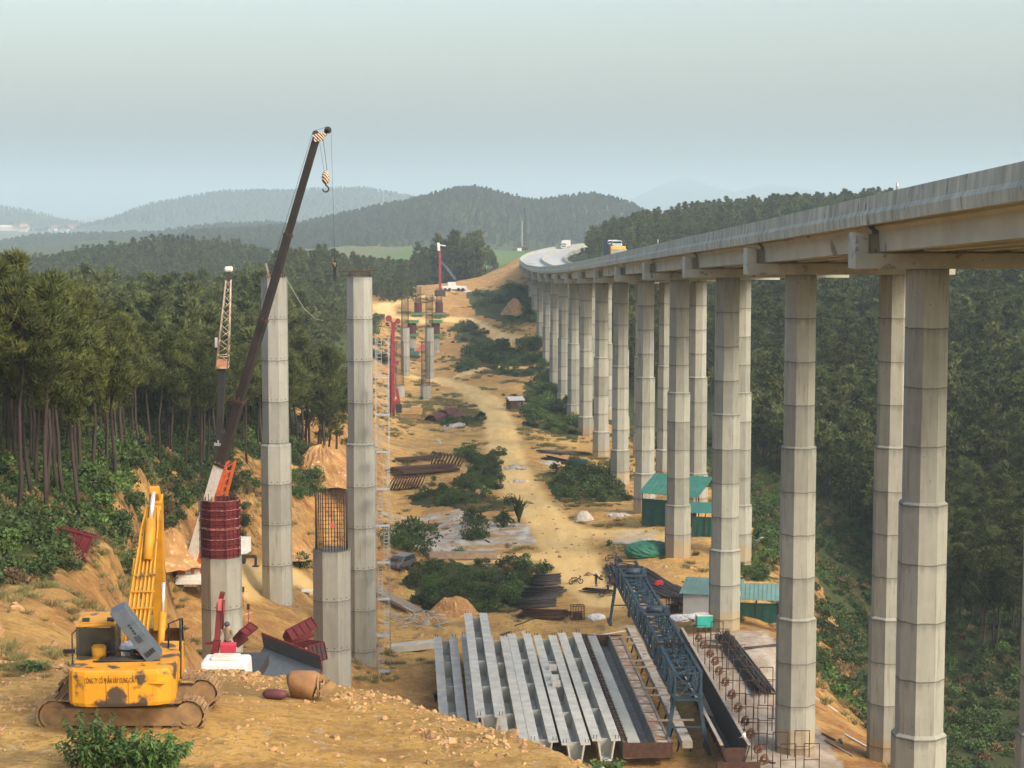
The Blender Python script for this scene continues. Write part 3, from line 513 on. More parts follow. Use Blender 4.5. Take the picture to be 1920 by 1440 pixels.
def far_pier(px, Y, ytop, cagetop, label, w=2.5, form=None, plat=()):
    root, T, h = pier(px, ytop, Y, 0, w, w + .3, None, label); n0 = h
    if form:
        f = at(px, form, Y).z - T.z; k = MB(); k.oct(w + .35, w + .35, h, h + f)
        for j in range(5): k.oct(w + .6, w + .6, h + f * j / 5, h + f * j / 5 + .08)
        k.build('formwork_panel', mat('dark_maroon_formwork', (.10, .022, .03), (.075, .02, .025), .8, 2), root); h += f
    cage(root, h, at(px, cagetop, Y).z - at(px, ytop, Y).z - (h - n0), w * .92, 24, .45)
    for zz in plat:
        k = MB(); z = at(px, zz, Y).z - T.z + n0
        k.box((0, 0, z), (w + 1.7, w + 1.7, .15))
        for a in range(8): k.tube([((w / 2 + 1.1) * (1 if a & 1 else -1) * (1 if a < 4 else .3), (w / 2 + 1.1) * (1 if a & 2 else -1), z), ((w / 2 + 1.1) * (1 if a & 1 else -1) * (1 if a < 4 else .3), (w / 2 + 1.1) * (1 if a & 2 else -1), z + 1.1)], .05, 4)
        for s in (-1, 1): k.box((0, s * (w / 2 + .9), z + .45), (w + 1.8, .03, .6))
        k.build('work_platform', mat('green_platform_net', (.10, .22, .085), (.07, .17, .07), .8, 2), root)
far_pier(798, 500, 722, 640, 'stub pier with a very tall bar cage, left of the dark red formwork pile', 2.45); far_pier(749, 500, 722, 640, 'stub pier with a very tall bar cage, half hidden behind the red drilling mast', 2.45)
far_pier(805, 545, 614, 552, 'half-built pier with a bar cage, right one of the pair behind the stub piers', 2.2); far_pier(759.5, 545, 614, 552, 'half-built pier with a bar cage, left one of the pair behind the stub piers', 2.2)
far_pier(772.5, 600, 630, 603, 'pier with a maroon formwork section between two green platforms, left of its pair', 2.2, 605, (630, 605)); far_pier(817, 600, 630, 603, 'pier with a maroon formwork section between two green platforms, right of its pair', 2.2, 605, (630, 605))
far_pier(784, 660, 589, 537, 'farthest left pier on the hillside, maroon formwork below and bar cage above', 2.2, 567, (590,)); far_pier(823.5, 660, 589, 540, 'farthest right pier on the hillside, maroon formwork below and bar cage above', 2.2, 567, (590,))
# scaffold stair tower beside the right tall pier
def stair_tower():
    b = at(720, 1250, 184); gz = Hgt(b.x, 184); top = at(720, 632, 184).z; H = top - gz; r = empty('scaffold_stair', (b.x, 184, gz), label='slender galvanised scaffold stair tower beside the tall pier', cat='scaffold'); w, d = .62, .6
    m = MB()
    for x in (-w, w):
        for y in (-d, d): m.tube([(x, y, 0), (x, y, H)], .022, 5)
    m.build('posts', M_GALV, r); z = 1.2; i = 0; k = MB()
    while z < H:
        for a, c in (((-w, -d), (w, -d)), ((w, -d), (w, d)), ((w, d), (-w, d)), ((-w, d), (-w, -d))): k.tube([(*a, z), (*c, z)], .014, 4)
        if i % 3 == 1: k.tube([(-w, -d, z), (w, -d, z + 1.2)], .012, 4)
        z += 1.2; i += 1
    k.build('ledger_bars', M_GALV, r); z = 0; i = 0
    while z < H - 2:
        q = MB(); s = .28 if i % 2 else -.28; z2 = min(z + 3.6, H)
        for e in (-.21, .21): q.bar((s + e, -.35, z), (s + e, .35, z2), .05, .02)
        nn = 11
        for j in range(1, nn): q.box((s, -.35 + .7 * j / nn, z + (z2 - z) * j / nn), (.44, .1, .045))
        q.box((0, 0, z + .02), (2 * w, 2 * d, .04)); q.build('stair_flight', mat('pale_galvanised', (.42, .42, .40), (.30, .30, .28), .5, 3), r); z += 3.6; i += 1
stair_tower()
# ------------------------------------------------------------------ excavator in the foreground
def ring(n, f): return [f(2 * PI * i / n) for i in range(n)]
def track_unit(root, y0, w, L, h, px_name='track'):
    """one crawler: endless belt of shoes, frame, sprocket and idler"""
    rr = h / 2; hl = L / 2 - rr; m = MB(); per = []; n = 46; tot = 4 * hl + 2 * PI * rr
    for i in range(n):
        s = tot * i / n
        if s < 2 * hl: per.append((-hl + s, h - .0, 0))
        elif s < 2 * hl + PI * rr: a = PI / 2 - (s - 2 * hl) / rr; per.append((hl + rr * math.cos(a), rr + rr * math.sin(a), a - PI / 2))
        elif s < 4 * hl + PI * rr: per.append((hl - (s - 2 * hl - PI * rr), 0, PI))
        else: a = -PI / 2 - (s - 4 * hl - PI * rr) / rr; per.append((-hl + rr * math.cos(a), rr + rr * math.sin(a), a - PI / 2))
    for x, z, a in per:
        sag = -.05 * math.cos(x / hl * PI / 2) if z > h * .9 and abs(x) < hl else 0
        M = Matrix.Translation((x, y0, z + sag)) @ Matrix.Rotation(-a if False else a, 4, 'Y').inverted()
        m.box(None, (tot / n * .93, w, .035), mtx=M); m.box(None, (.03, w, .06), mtx=M @ Matrix.Translation((.02, 0, .045)))
    t = m.build(px_name, M_MUD, root)
    k = MB(); k.box((0, y0 - w * .1, h * .47), (L - h * 1.45, w * .72, h * .54)); k.box((0, y0 - w * .33, h * .35), (L - h * 1.15, .05, h * .28)); k.box((hl * .72, y0 - w * .36, h * .45), (.5, .06, h * .42)); k.build('track_frame', M_MUD, t)
    for sx, nm, rad in ((-1, 'sprocket', .88), (1, 'idler', .84)):
        q = MB(); q.tube([(sx * hl, y0 - w * .40, rr), (sx * hl, y0 + w * .4, rr)], rr * rad, 22); q.tube([(sx * hl, y0 - w * .47, rr), (sx * hl, y0 - w * .40, rr)], rr * .55, 20); q.build(nm, M_MUD, t)
    q = MB()
    for j in range(7): x = -hl * .8 + 1.6 * hl * j / 6; q.tube([(x, y0 - w * .36, .16), (x, y0 + w * .36, .16)], .12, 12)
    q.build('rollers', M_MUD, t)
def excavator():
    c = V((-10.1, 50.0, 0)); c.z = -13.42
    r = empty('excavator', c, 0, 'yellow excavator with peeling paint and raised grey engine hood on the dirt mound', 'excavator')
    for s in (-1, 1): track_unit(r, s * 1.12, .6, 4.32, .84)
    MB().box((0, 0, .55), (2.2, 1.7, .4)).tube([(0, 0, .7), (0, 0, 1.0)], .62, 20).build('undercarriage', M_MUD, r)
    up = Matrix.Rotation(R(6), 4, 'Z') @ Matrix.Translation((0, 0, 1)) @ Matrix.Diagonal((1, 1, .81, 1)) @ Matrix.Translation((0, 0, -1))
    def part(m, name, mt, par=r, bev=0, **k): return m.xf(up).build(name, mt, par, bev=bev, **k)
    # counterweight: rear outline rounded, swept down
    m = MB(); pr = [(-1.33, -1.75), (-1.33, -2.3), (-1.22, -2.52), (-.9, -2.66), (0, -2.72), (.9, -2.66), (1.22, -2.52), (1.33, -2.3), (1.33, -1.75)]
    n = len(pr); zs = [(1.0, .97), (1.12, 1.0), (2.0, 1.0), (2.1, .985), (2.14, .95)]
    for z, s in zs: m.v += [(a * s, -1.75 + (b + 1.75) * s, z) for a, b in pr]
    for i in range(len(zs) - 1):
        for j in range(n): m.f.append([i * n + j, i * n + (j + 1) % n, (i + 1) * n + (j + 1) % n, (i + 1) * n + j]); m.m.append(0); m.sm.append(False)
    m.f += [list(range(n))[::-1], list(range(4 * n, 5 * n))]; m.m += [0, 0]; m.sm += [False] * 2
    m.box((.75, -2.6, 1.72), (.7, .2, .04), rz=R(-12)); m.box((-.35, -2.71, 1.5), (.02, .03, .7)); m.box((.2, -2.715, 1.5), (.02, .03, .7)); m.box((.8, -2.66, 1.5), (.02, .04, .7))
    cw = part(m, 'counterweight', M_YEL, bev=.025)
    fc = bpy.data.curves.new('lettering', 'FONT'); fc.body = 'CÔNG TY CỔ PHẦN XÂY DỰNG CẦU 75'; fc.size = .155; fc.extrude = .004; fc.align_x = 'CENTER'; fc.space_character = 1.02
    to = bpy.data.objects.new('t', fc); COL.objects.link(to); dg = bpy.context.evaluated_depsgraph_get(); me = bpy.data.meshes.new_from_object(to.evaluated_get(dg)); bpy.data.objects.remove(to)
    me.materials.clear(); me.materials.append(mat('faded_black_lettering', (.025, .018, .012), (.05, .03, .015), .8, 9))
    xs = [v.co.x for v in me.vertices]; wd = max(xs) - min(xs); sc = 1.36 / wd
    for v in me.vertices:
        X = v.co.x * sc - .22; yb = np.interp(X, [a for a, b in pr[2:7]], [b for a, b in pr[2:7]]) - .006; v.co = up @ V((X, yb - v.co.z, 1.76 + v.co.y * 1.5))
    o = obj('lettering', me, cw)
    # body deck and side boxes
    m = MB(); m.box((0, -.15, 1.16), (2.62, 3.2, .34)); part(m, 'revolving_frame', M_YEL, bev=.02)
    m = MB(); m.box((1.02, -.35, 1.66), (.6, 2.75, .72)); m.box((1.02, 1.25, 1.5), (.55, .4, .4)); m.box((1.335, -.9, 1.66), (.02, .9, .6)); m.box((1.335, .25, 1.66), (.02, .9, .6)); part(m, 'side_box', M_YEL, bev=.03)
    m = MB(); m.box((-1.02, -1.1, 1.66), (.6, 1.2, .72)); part(m, 'side_box', M_YEL, bev=.03)
    m = MB()   # open engine bay
    m.box((-.05, -1.1, 1.62), (1.5, 1.25, .5)); m.box((-.3, -1.2, 1.95), (.55, .5, .3)); m.tube([(-.5, -1.3, 2.06), (.5, -1.2, 2.1)], .09, 8); m.tube([(.15, -.9, 1.9), (.15, -.9, 2.3)], .07, 8); m.box((.35, -1.1, 2.0), (.3, .5, .22)); m.tube([(-.8, -1.6, 2.14), (.9, -1.62, 2.14)], .03, 6); m.tube([(-.8, -.6, 2.1), (-.2, -.7, 2.22), (.6, -.6, 2.1)], .035, 6)
    for i in range(7): m.tube([(-.7 + .2 * i, -1.5, 2.0), (-.62 + .2 * i, -1.0, 2.12), (-.7 + .2 * i, -.7, 1.95)], .03, 5)
    part(m, 'engine', M_DARK)
    # raised hood, hinged on the right
    M = Matrix.Translation((.78, -1.2, 2.1)) @ Matrix.Rotation(R(-30), 4, 'Y') @ Matrix.Rotation(R(4), 4, 'Z'); m = MB(); m.box(None, (.42, .92, 1.86), mtx=M @ Matrix.Translation((-.02, 0, .98)))
    for i in range(3): m.box(None, (.44, .94, .025), mtx=M @ Matrix.Translation((-.02, 0, .4 + i * .48)))
    hd = part(m, 'engine_hood', M_GREY, bev=.06); m = MB()
    for i in range(4): m.box(None, (.06, .012, .15), mtx=M @ Matrix.Translation((-.11 + .075 * (i % 4), -.475, .30 + .02 * i)))
    for i in range(5): m.box(None, (.16, .012, .022), mtx=M @ Matrix.Translation((-.02, -.475, .75 + .05 * i)))
    for i in range(4): m.box(None, (.05, .012, .07), mtx=M @ Matrix.Translation((.0, -.475, 1.05 + .1 * i)))
    part(m, 'hood_marking', M_BLACK, hd)
    # cab
    m = MB(); x0, x1, y0, y1, z0, z1 = -1.34, -.38, -.45, 1.25, 1.33, 2.95
    for x in (x0 + .03, x1 - .03):
        for y in (y0 + .04, y1 - .2): m.bar((x, y, z0), (x, y + (.12 if y > 0 else 0), z1), .09)
    m.box(((x0 + x1) / 2, y0 + .02, 1.6), (.94, .05, .5)); m.box((x0 + .02, .4, 1.6), (.05, 1.6, .5)); m.box((x1 - .02, .4, 1.75), (.05, 1.6, .8)); m.bar((x0 - .13, y0 + .1, 1.4), (x0 - .13, y0 + .1, 2.7), .035); m.bar((x0 - .13, y0 + .1, 2.7), (x0, y0 + .1, 2.85), .035); m.box((x0 - .3, .3, 1.95), (.3, .1, .12))
    cab = part(m, 'cab', M_DARK)
    m = MB(); m.box(((x0 + x1) / 2, .37, z1 + .03), (1.02, 1.66, .09)); m.box(((x0 + x1) / 2, .37, z1 + .085), (.8, 1.3, .05)); part(m, 'cab_roof', M_YEL2, cab, bev=.03)
    m = MB(); m.box(((x0 + x1) / 2, y0 + .03, 2.4), (.8, .02, 1.0)); m.box((x0 + .03, .4, 2.4), (.02, 1.4, 1.0)); m.box((x1 - .03, .4, 2.55), (.02, 1.4, .7)); part(m, 'window', M_GLASS, cab)
    m = MB(); m.box(((x0 + x1) / 2, .3, 1.95), (.5, .15, .7)); m.box(((x0 + x1) / 2 + .05, .42, 1.7), (.5, .5, .12)); part(m, 'seat', M_BLACK, cab)
    for x in (x0 + .22, x1 - .1): m = MB(); m.box((x, -.2, z1 + .16), (.18, .12, .12)); part(m, 'work_light', M_BLACK, cab)
    m = MB(); m.tube([(-.75, -.62, 1.9), (-.75, -.62, 2.35)], .19, 12); m.tube([(-.75, -.62, 2.35), (-.75, -.62, 2.39)], .15, 12); part(m, 'air_filter', M_YEL2)
    m = MB(); m.ball((.0, -.35, 2.2), (.26, .2, .22), jit=.12); part(m, 'rag_bundle', M_TARP)
    m = MB(); m.ball((.42, -.3, 2.08), (.3, .2, .14), jit=.12); part(m, 'rag_bundle', mat('pink_cloth', (.55, .05, .12), None, .9), label='pink cloth bundle beside the raised hood')
    m = MB(); m.tube([(1.3, -.2, 2.0), (1.32, -.2, 2.75), (1.3, .1, 3.0), (1.3, .9, 2.8), (1.3, 1.2, 1.6)], .025, 6); m.tube([(.98, .1, 2.0), (1.0, .1, 2.85), (1.3, .1, 3.0)], .025, 6); m.tube([(1.36, -.9, 1.3), (1.36, -.5, 2.8), (1.32, -.2, 2.75)], .025, 6); part(m, 'handrail', M_BLACK)
    # boom: cranked box from the foot up to the elbow, arm folded down beyond it
    B0, B1, B2 = V((.02, 1.0, 1.55)), V((.22, 2.3, 4.45)), V((.42, 3.15, 6.15)); m = MB()
    m.bar(B0, B1, .5, .62, w2=.52, h2=.95, up=(1, 0, 0)) if False else None
    def plate(P, Q, w, h1, h2):
        d = (Q - P).normalized(); x = d.cross(V((0, -1, .4))).normalized(); y = x.cross(d); vs = []
        for c0, hh in ((P, h1), (Q, h2)): vs += [c0 + x * (i * w / 2) + y * (j * hh / 2) for i, j in ((-1, -1), (1, -1), (1, 1), (-1, 1))]
        m.add(vs, [(0, 3, 2, 1), (4, 5, 6, 7), (0, 1, 5, 4), (1, 2, 6, 5), (2, 3, 7, 6), (3, 0, 4, 7)])
    plate(B0, B1, .56, .6, .95); plate(B1 - (B1 - B0).normalized() * .02, B2, .42, .95, .4); bm = part(m, 'boom', M_YEL2, bev=.02)
    m = MB(); A1 = B2 + V((.03, .25, .25)); A2 = V((.42, 4.6, 1.5)); plate(A1, A2, .36, .75, .4); ar = part(m, 'arm', M_YEL2, bev=.02)
    m = MB()
    for s in (-1, 1): m.tube([V((.22 + s * .42, 1.5, 1.35)), V((.27 + s * .42, 2.15, 2.7))], .10, 10)
    cl = part(m, 'boom_cylinder', M_YEL2); m = MB()
    for s in (-1, 1): m.tube([V((.27 + s * .42, 2.15, 2.7)), V((.30 + s * .40, 2.5, 3.65))], .05, 8)
    part(m, 'piston_rod', mat('bright_chrome', (.75, .76, .78), (.68, .68, .7), .25, 1, .6), cl)
    m = MB(); m.tube([V((.33, 1.75, 4.6)), V((.38, 2.5, 5.85))], .13, 10); c2 = part(m, 'arm_cylinder', M_YEL2); m = MB(); m.tube([V((.38, 2.5, 5.85)), V((.43, 3.05, 6.75))], .065, 8); part(m, 'piston_rod', MATS['bright_chrome'], c2)
    m = MB(); m.box((.43, 3.1, 6.75), (.26, .25, .2)); m.bar((.43, 3.1, 6.75), A1, .28, .34); m.bar((.43, 3.1, 6.8), (.42, 3.75, 6.0), .28, .26); part(m, 'arm_head', M_YEL2, bev=.02)
    m = MB()
    for i in range(6):
        o = -.28 + .112 * i; P = [V((.02 + o, .75, 1.75)), V((.08 + o, .92, 2.5)), V((.16 + o, 1.35, 3.4)), V((.28 + o * .9, 1.75, 4.55)), V((.34 + o * .8, 2.45, 5.55)), V((.38 + o * .5, 2.9, 6.2))]; m.tube(P, .028, 6)
    for t in (.3, .55, .8): p = V((.2, .92, 2.5)).lerp(V((.28, 1.75, 4.55)), t); m.box(p, (.6, .05, .05))
    part(m, 'hydraulic_lines', M_YEL2, bm)
    M2 = MB(); prof = [(0, 0), (.55, -.35), (.75, -.95), (.45, -1.35), (-.15, -1.45), (-.5, -1.2)]; nn = len(prof)
    vs = [(.42 + sx * .6, 4.6 + a, 1.5 + b) for sx in (-1, 1) for a, b in prof]; M2.add(vs, [tuple(range(nn))[::-1], tuple(range(nn, 2 * nn))] + [(i, (i + 1) % nn, nn + (i + 1) % nn, nn + i) for i in range(nn - 1)]); part(M2, 'bucket', M_MUD)
excavator()

# ------------------------------------------------------------------ people
def person(loc, rz, label, top, legs, hat=(.7, .68, .6), pose='stand', name='person', group=None):
    """one skinned body; clothing colour by height, helmet as a child"""
    P = {'stand': dict(hipR=(.10, 0, .92), kneeR=(.11, .03, .48), footR=(.12, -.02, .06), toeR=(.13, .14, .04), elR=(.26, -.02, 1.12), haR=(.28, .10, .88), elL=(-.26, -.02, 1.12), haL=(-.27, .08, .86)),
         'work': dict(hipR=(.10, 0, .92), kneeR=(.12, .06, .48), footR=(.14, -.02, .06), toeR=(.15, .14, .04), elR=(.28, .12, 1.16), haR=(.22, .36, 1.10), elL=(-.28, .10, 1.16), haL=(-.20, .36, 1.05)),
         'point': dict(hipR=(.10, 0, .92), kneeR=(.12, .04, .48), footR=(.14, -.04, .06), toeR=(.15, .12, .04), elR=(.25, -.02, 1.12), haR=(.26, .05, .86), elL=(-.42, .05, 1.25), haL=(-.62, .12, 1.12)),
         'sit': dict(hipR=(.10, 0, .72), kneeR=(.16, .42, .74), footR=(.20, .40, .30), toeR=(.20, .55, .27), elR=(.27, .15, .98), haR=(.25, .40, .95), elL=(-.27, .15, .98), haL=(-.25, .40, .95)),
         'hang': dict(hipR=(.08, 0, .92), kneeR=(.08, .05, .48), footR=(.08, .0, .07), toeR=(.08, .14, .04), elR=(.18, .14, 1.30), haR=(.06, .16, 1.55), elL=(-.17, .12, 1.15), haL=(-.05, .18, 1.35))}[pose]
    d = .2 if pose == 'sit' else 0; v = []; e = []; r = []
    def nd(p, rad, par=None): v.append(V(p)); r.append(rad); (e.append((par, len(v) - 1)) if par is not None else None); return len(v) - 1
    pel = nd((0, 0, .96 - d), .13); wa = nd((0, .0, 1.10 - d), .125, pel); ch = nd((0, .01, 1.32 - d), .145, wa); nk = nd((0, .01, 1.48 - d), .058, ch); hb = nd((0, .03, 1.58 - d), .085, nk); ht = nd((0, .03, 1.70 - d), .082, hb); nd((0, .115, 1.60 - d), .014, hb)
    for s in (1, -1):
        g = lambda k: (P[k][0] * s, P[k][1], P[k][2])
        h = nd(g('hipR'), .092, pel); k = nd(g('kneeR'), .062, h); f = nd(g('footR'), .045, k); nd(g('toeR'), .04, f)
        el, ha = (P['elR'], P['haR']) if s > 0 else (P['elL'], P['haL']); sh = nd((.19 * s, 0, 1.42 - d), .062, ch); a = nd(el, .045, sh); w = nd(V(el).lerp(V(ha), .85), .03, a); pm = nd(ha, .034, w); q = (V(ha) - V(el)).normalized()
        for j in range(4): nd(V(ha) + q * (.085 - .008 * abs(j - 1)) + V((.022 * (j - 1.5) * s, .012 * j, 0)), .009, pm)
        nd(V(ha) + q * .03 + V((.045 * s, .02, .0)), .01, pm)
    me = bpy.data.meshes.new('person'); me.from_pydata([tuple(a) for a in v], e, []); o = bpy.data.objects.new('tmp', me); COL.objects.link(o); sk_ = o.modifiers.new('s', 'SKIN'); sk_.use_smooth_shade = True; ss = o.modifiers.new('u', 'SUBSURF'); ss.levels = 1
    for i, sv in enumerate(me.skin_vertices[0].data): sv.radius = (r[i], r[i]); sv.use_root = (i == 0)
    dg = bpy.context.evaluated_depsgraph_get(); m2 = bpy.data.meshes.new_from_object(o.evaluated_get(dg)); bpy.data.objects.remove(o); m2.materials.clear()
    for mm in (M_SKIN, top, legs, M_BLACK): m2.materials.append(mm)
    hands = [V(P['haR']), V(P['haL'])]
    for f in m2.polygons:
        c = f.center; near_h = min((c - h).length for h in hands) < .10
        f.material_index = 0 if (c.z > 1.47 - d or near_h) else (3 if c.z < (.12 if pose != 'sit' else .34) else (1 if c.z > .95 - d and not (pose == 'sit' and c.y > .2 and c.z < .85) else 2)); f.use_smooth = True
    root = obj(name, m2, loc=loc, label=label, cat='person'); root.rotation_euler = (0, 0, rz)
    if group: root['group'] = group
    if hat:
        h = MB(); h.ball((0, .03, 1.68 - d), (.125, .14, .115), n=12, m=6); h.tube([(0, .05, 1.66 - d), (0, .05, 1.675 - d)], .16, 14); h.build('helmet', mat('helmet_%02d' % int(hat[0] * 100 + hat[2] * 10), hat, None, .4), root)
    else: MB().ball((0, .015, 1.69 - d), (.105, .12, .11), n=12, m=6).build('hair', mat('black_hair', (.02, .018, .016), None, .7), root)
    return root
# ------------------------------------------------------------------ cranes
def boom_sections(root, a, b, sizes, mats, name='boom_section', collar=M_RUST):
    a, b = V(a), V(b); n = len(sizes)
    for i, (t0, t1, w) in enumerate(sizes):
        m = MB(); p, q = a.lerp(b, t0), a.lerp(b, t1); m.bar(p, q, w * .8, w); o = m.build(name, mats[i], root)
        if i < n - 1:
            k = MB(); d = (q - p).normalized(); k.bar(q - d * .25, q, w * .92, w * 1.14); k.bar(q + V((0, -w * .6, 0)) - d * .1, q + V((0, -w * .6, .35)) - d * .1, .12); k.build('collar', collar, o)
M_STRIPE = mat('striped_warning', (.55, .30, .18), (.50, .26, .15), .6)
def stripes(m):
    n = m.node_tree.nodes; l = m.node_tree.links; w = n.new('ShaderNodeTexWave'); w.inputs['Scale'].default_value = 2.2; w.bands_direction = 'DIAGONAL'; tc = n.new('ShaderNodeTexCoord'); l.new(tc.outputs['Object'], w.inputs[0])
    r = n.new('ShaderNodeMath'); r.operation = 'GREATER_THAN'; r.inputs[1].default_value = .5; l.new(w.outputs[1], r.inputs[0]); mx = n.new('ShaderNodeMix'); mx.data_type = 'RGBA'; mx.inputs[6].default_value = (.05, .035, .03, 1); mx.inputs[7].default_value = (.72, .52, .36, 1); l.new(r.outputs[0], mx.inputs[0]); l.new(mx.outputs[2], n['Principled BSDF'].inputs['Base Color'])
stripes(M_STRIPE)
def crane_body(root, rz, white=True):
    """carrier truck with outriggers, turntable, cab and counterweight, along local +x from the boom foot"""
    M = Matrix.Rotation(rz, 4, 'Z')
    def part(m, name, mt, bev=.03, par=root, **k): return m.xf(M).build(name, mt, par, bev=bev, **k)
    m = MB(); m.box((2.2, 0, 1.15), (11, 2.6, .5)); m.box((2.2, 0, .85), (10.4, 1.2, .4)); m.box((6.9, 0, 1.7), (1.7, 2.55, 1.3)); m.box((-2.6, 0, 1.55), (1.2, 2.5, .4)); part(m, 'carrier', M_WHITE if white else M_DARK)
    for x in (-2.2, -.9, 3.2, 5.6):
        for s in (-1, 1): m = MB(); m.tube([(x, s * .85, .52), (x, s * 1.3, .52)], .52, 16); m.tube([(x, s * 1.3, .52), (x, s * 1.33, .52)], .25, 10, 0); part(m, 'wheel', M_BLACK, 0)
    m = MB(); m.box((0, .1, 1.85), (3.6, 2.2, .9)); m.tube([(0, 0, 1.3), (0, 0, 1.5)], .8, 16); part(m, 'turntable', M_WHITE)
    m = MB(); m.box((-2.25, 0, 1.9), (.9, 2.6, 1.0)); cwt = part(m, 'counterweight', M_ORANGE, .12)
    for s in (-.55, .25): m = MB(); m.box((-2.4 - .31, s, 1.95), (.02, .5, .5)); part(m, 'marking', M_WHITE, 0, cwt)
    m = MB(); m.box((1.6, 1.15, 2.55), (1.6, .95, 1.5), tap=.85); cb = part(m, 'operator_cab', M_WHITE, .08); m = MB(); m.box((1.6, 1.15, 2.75), (1.64, .99, .75), tap=.93); part(m, 'window', M_GLASS, 0, cb)
    for x in (-3.0, 4.4):
        for s in (-1, 1): m = MB(); m.bar((x, s * .6, 1.0), (x, s * 2.8, 1.0), .3); m.bar((x, s * 2.8, 1.0), (x, s * 2.8, .1), .22); m.box((x, s * 2.8, .06), (.6, .6, .1)); part(m, 'outrigger', M_DARK, 0)
def main_crane():
    Yc = 170; f = at(350, 1090, Yc); gz = Hgt(f.x, Yc); tip = at(594, 256, 165); r = empty('mobile_crane', (f.x + .5, Yc + 2, gz), label='white and orange truck crane with its long dark telescopic boom leaning right', cat='crane')
    o = r.location.copy(); foot = f - o; tp = tip - o; crane_body(r, R(90))
    nb = [(0, .275, 1.0), (.27, .42, .80), (.415, .602, .70), (.598, .79, .61), (.785, 1.0, .53)]
    boom_sections(r, foot, tp, nb, [M_WHITE, M_BOOM, M_BOOM, M_BOOM, M_BOOM])
    m = MB(); d = (tp - foot); m.bar(foot + d * .02 + V((.45, -.2, -.35)), foot + d * .27 + V((.45, -.2, -.35)), .45, .7); m.build('boom_side', M_ORANGE, r)
    m = MB(); b0 = foot + d * .23; b1 = foot + d * .275
    for s in (-.5, .5):
        for q in (.0, .9): m.bar(foot + d * .20 + V((.3 + q, s, -.3)), foot + d * .275 + V((.6 + q * .7, s, .2)), .14)
    for i in range(5): t = .2 + .017 * i; m.bar(foot + d * t + V((.35, -.5, -.2)), foot + d * (t + .015) + V((1.2, -.5, -.1)), .1)
    m.build('boom_end_frame', M_ORANGE, r)
    m = MB(); m.tube([foot + d * .02 + V((1.6, .2, -1.2)), foot + d * .14 + V((.7, 0, -.6))], .28, 12); m.build('luffing_cylinder', M_ORANGE, r)
    m = MB(); m.bar(tp + V((-.25, 0, -.15)), tp + V((.55, 0, .0)), .5, .65); m.bar(tp + V((.5, 0, .0)), tp + V((.95, 0, .55)), .4, .34); m.build('boom_head', M_STRIPE, r)
    m = MB()
    for p, rad in ((tp + V((-.1, 0, .25)), .27), (tp + V((.95, 0, .55)), .3)): m.tube([p + V((0, -.2, 0)), p + V((0, .2, 0))], rad, 16)
    m.build('sheave', M_DARK, r)
    hk = at(611, 335, 164) - o; top = tp + V((.3, 0, -.2)); m = MB()
    for s in (-.16, .16, .18): m.tube([top + V((s + .05, 0, 0)), hk + V((s * .8, 0, .55))], .018, 4)
    m.tube([foot + d * .03 + V((-.4, 0, .7)), foot + d * .5 + V((-.5, 0, .45)), tp + V((-.35, 0, .35)), tp + V((-.1, 0, .52)), tp + V((.95, 0, .85))], .02, 4)
    l0 = tp + V((1.22, 0, .5)); l1 = at(628, 492, 163.5) - o; m.tube([l0, l1], .016, 4); m.build('cable', M_DARK, r)
    m = MB(); m.ball(hk + V((0, 0, .1)), (.36, .22, .62), n=12, m=8); hb = m.build('hook_block', M_STRIPE, r); k = MB(); h0 = hk + V((0, 0, -.5)); k.tube([h0 + V((0, 0, .1)), h0 + V((0, 0, -.1))] + [h0 + V((-.02 + .26 * math.sin(a), 0, -.36 + .26 * math.cos(a))) for a in np.linspace(.2, 4.6, 10)], .07, 8); k.build('hook', M_DARK, hb)
    return o + l1
hang = main_crane()
person(hang + V((0, 0, -1.62)), R(160), 'worker in black clothes hanging on a crane line in mid air', M_CLOTHD, M_CLOTHD, None, 'hang')
def second_crane():
    Yc = 180; f = at(400, 1075, Yc); gz = Hgt(f.x, Yc); r = empty('lattice_jib_crane', (f.x, Yc, gz), label='truck crane with upright black boom and pale lattice jib behind the red formwork pier', cat='crane'); o = r.location.copy(); foot = f - o; j0 = at(417, 688, 178) - o; tp = at(428.5, 525, 177) - o
    crane_body(r, R(80)); boom_sections(r, foot, j0, [(0, .42, .95), (.41, .64, .85), (.63, 1, .72)], [M_BLACK] * 3, collar=M_GALV)
    m = MB(); d = (tp - j0).normalized(); x = V((1, 0, 0)); y = d.cross(x).normalized(); L = (tp - j0).length; pale = mat('pale_jib_paint', (.48, .40, .30), (.36, .29, .21), .6, 3)
    def c(t, i): w = .55 * (1 - t) + .22 * t; sx, sy = ((-1, -1), (1, -1), (1, 1), (-1, 1))[i % 4]; return j0 + d * (L * t) + x * (sx * w) + y * (sy * w)
    for i in range(4): m.tube([c(0, i), c(1, i)], .055, 5)
    n = 12
    for k in range(n):
        for i in range(4): m.tube([c(k / n, i + (k % 2)), c((k + 1) / n, i + 1 - (k % 2))], .035, 4)
    for i in range(4): m.tube([c(0, i), c(0, i + 1)], .06, 4); m.tube([c(.13, i), c(.13, i + 1)], .05, 4)
    jb = m.build('lattice_jib', pale, r)
    MB().box(j0 + V((0, -.3, .3)), (.9, .5, .9)).build('jib_bracket', mat('faded_orange_bracket', (.55, .25, .12), None, .6), r)
    MB().bar(tp + V((0, 0, -.1)), tp + V((.05, 0, .75)), .35, .3).build('jib_head', M_DARK, r); MB().box(tp + V((.03, 0, 1.0)), (.75, .5, .5)).build('jib_tip_block', M_WHITE, r, bev=.15); MB().box(j0 + V((-.5, -.3, 2.3)), (.22, .2, .9)).build('sensor_box', M_WHITE, r)
second_crane()
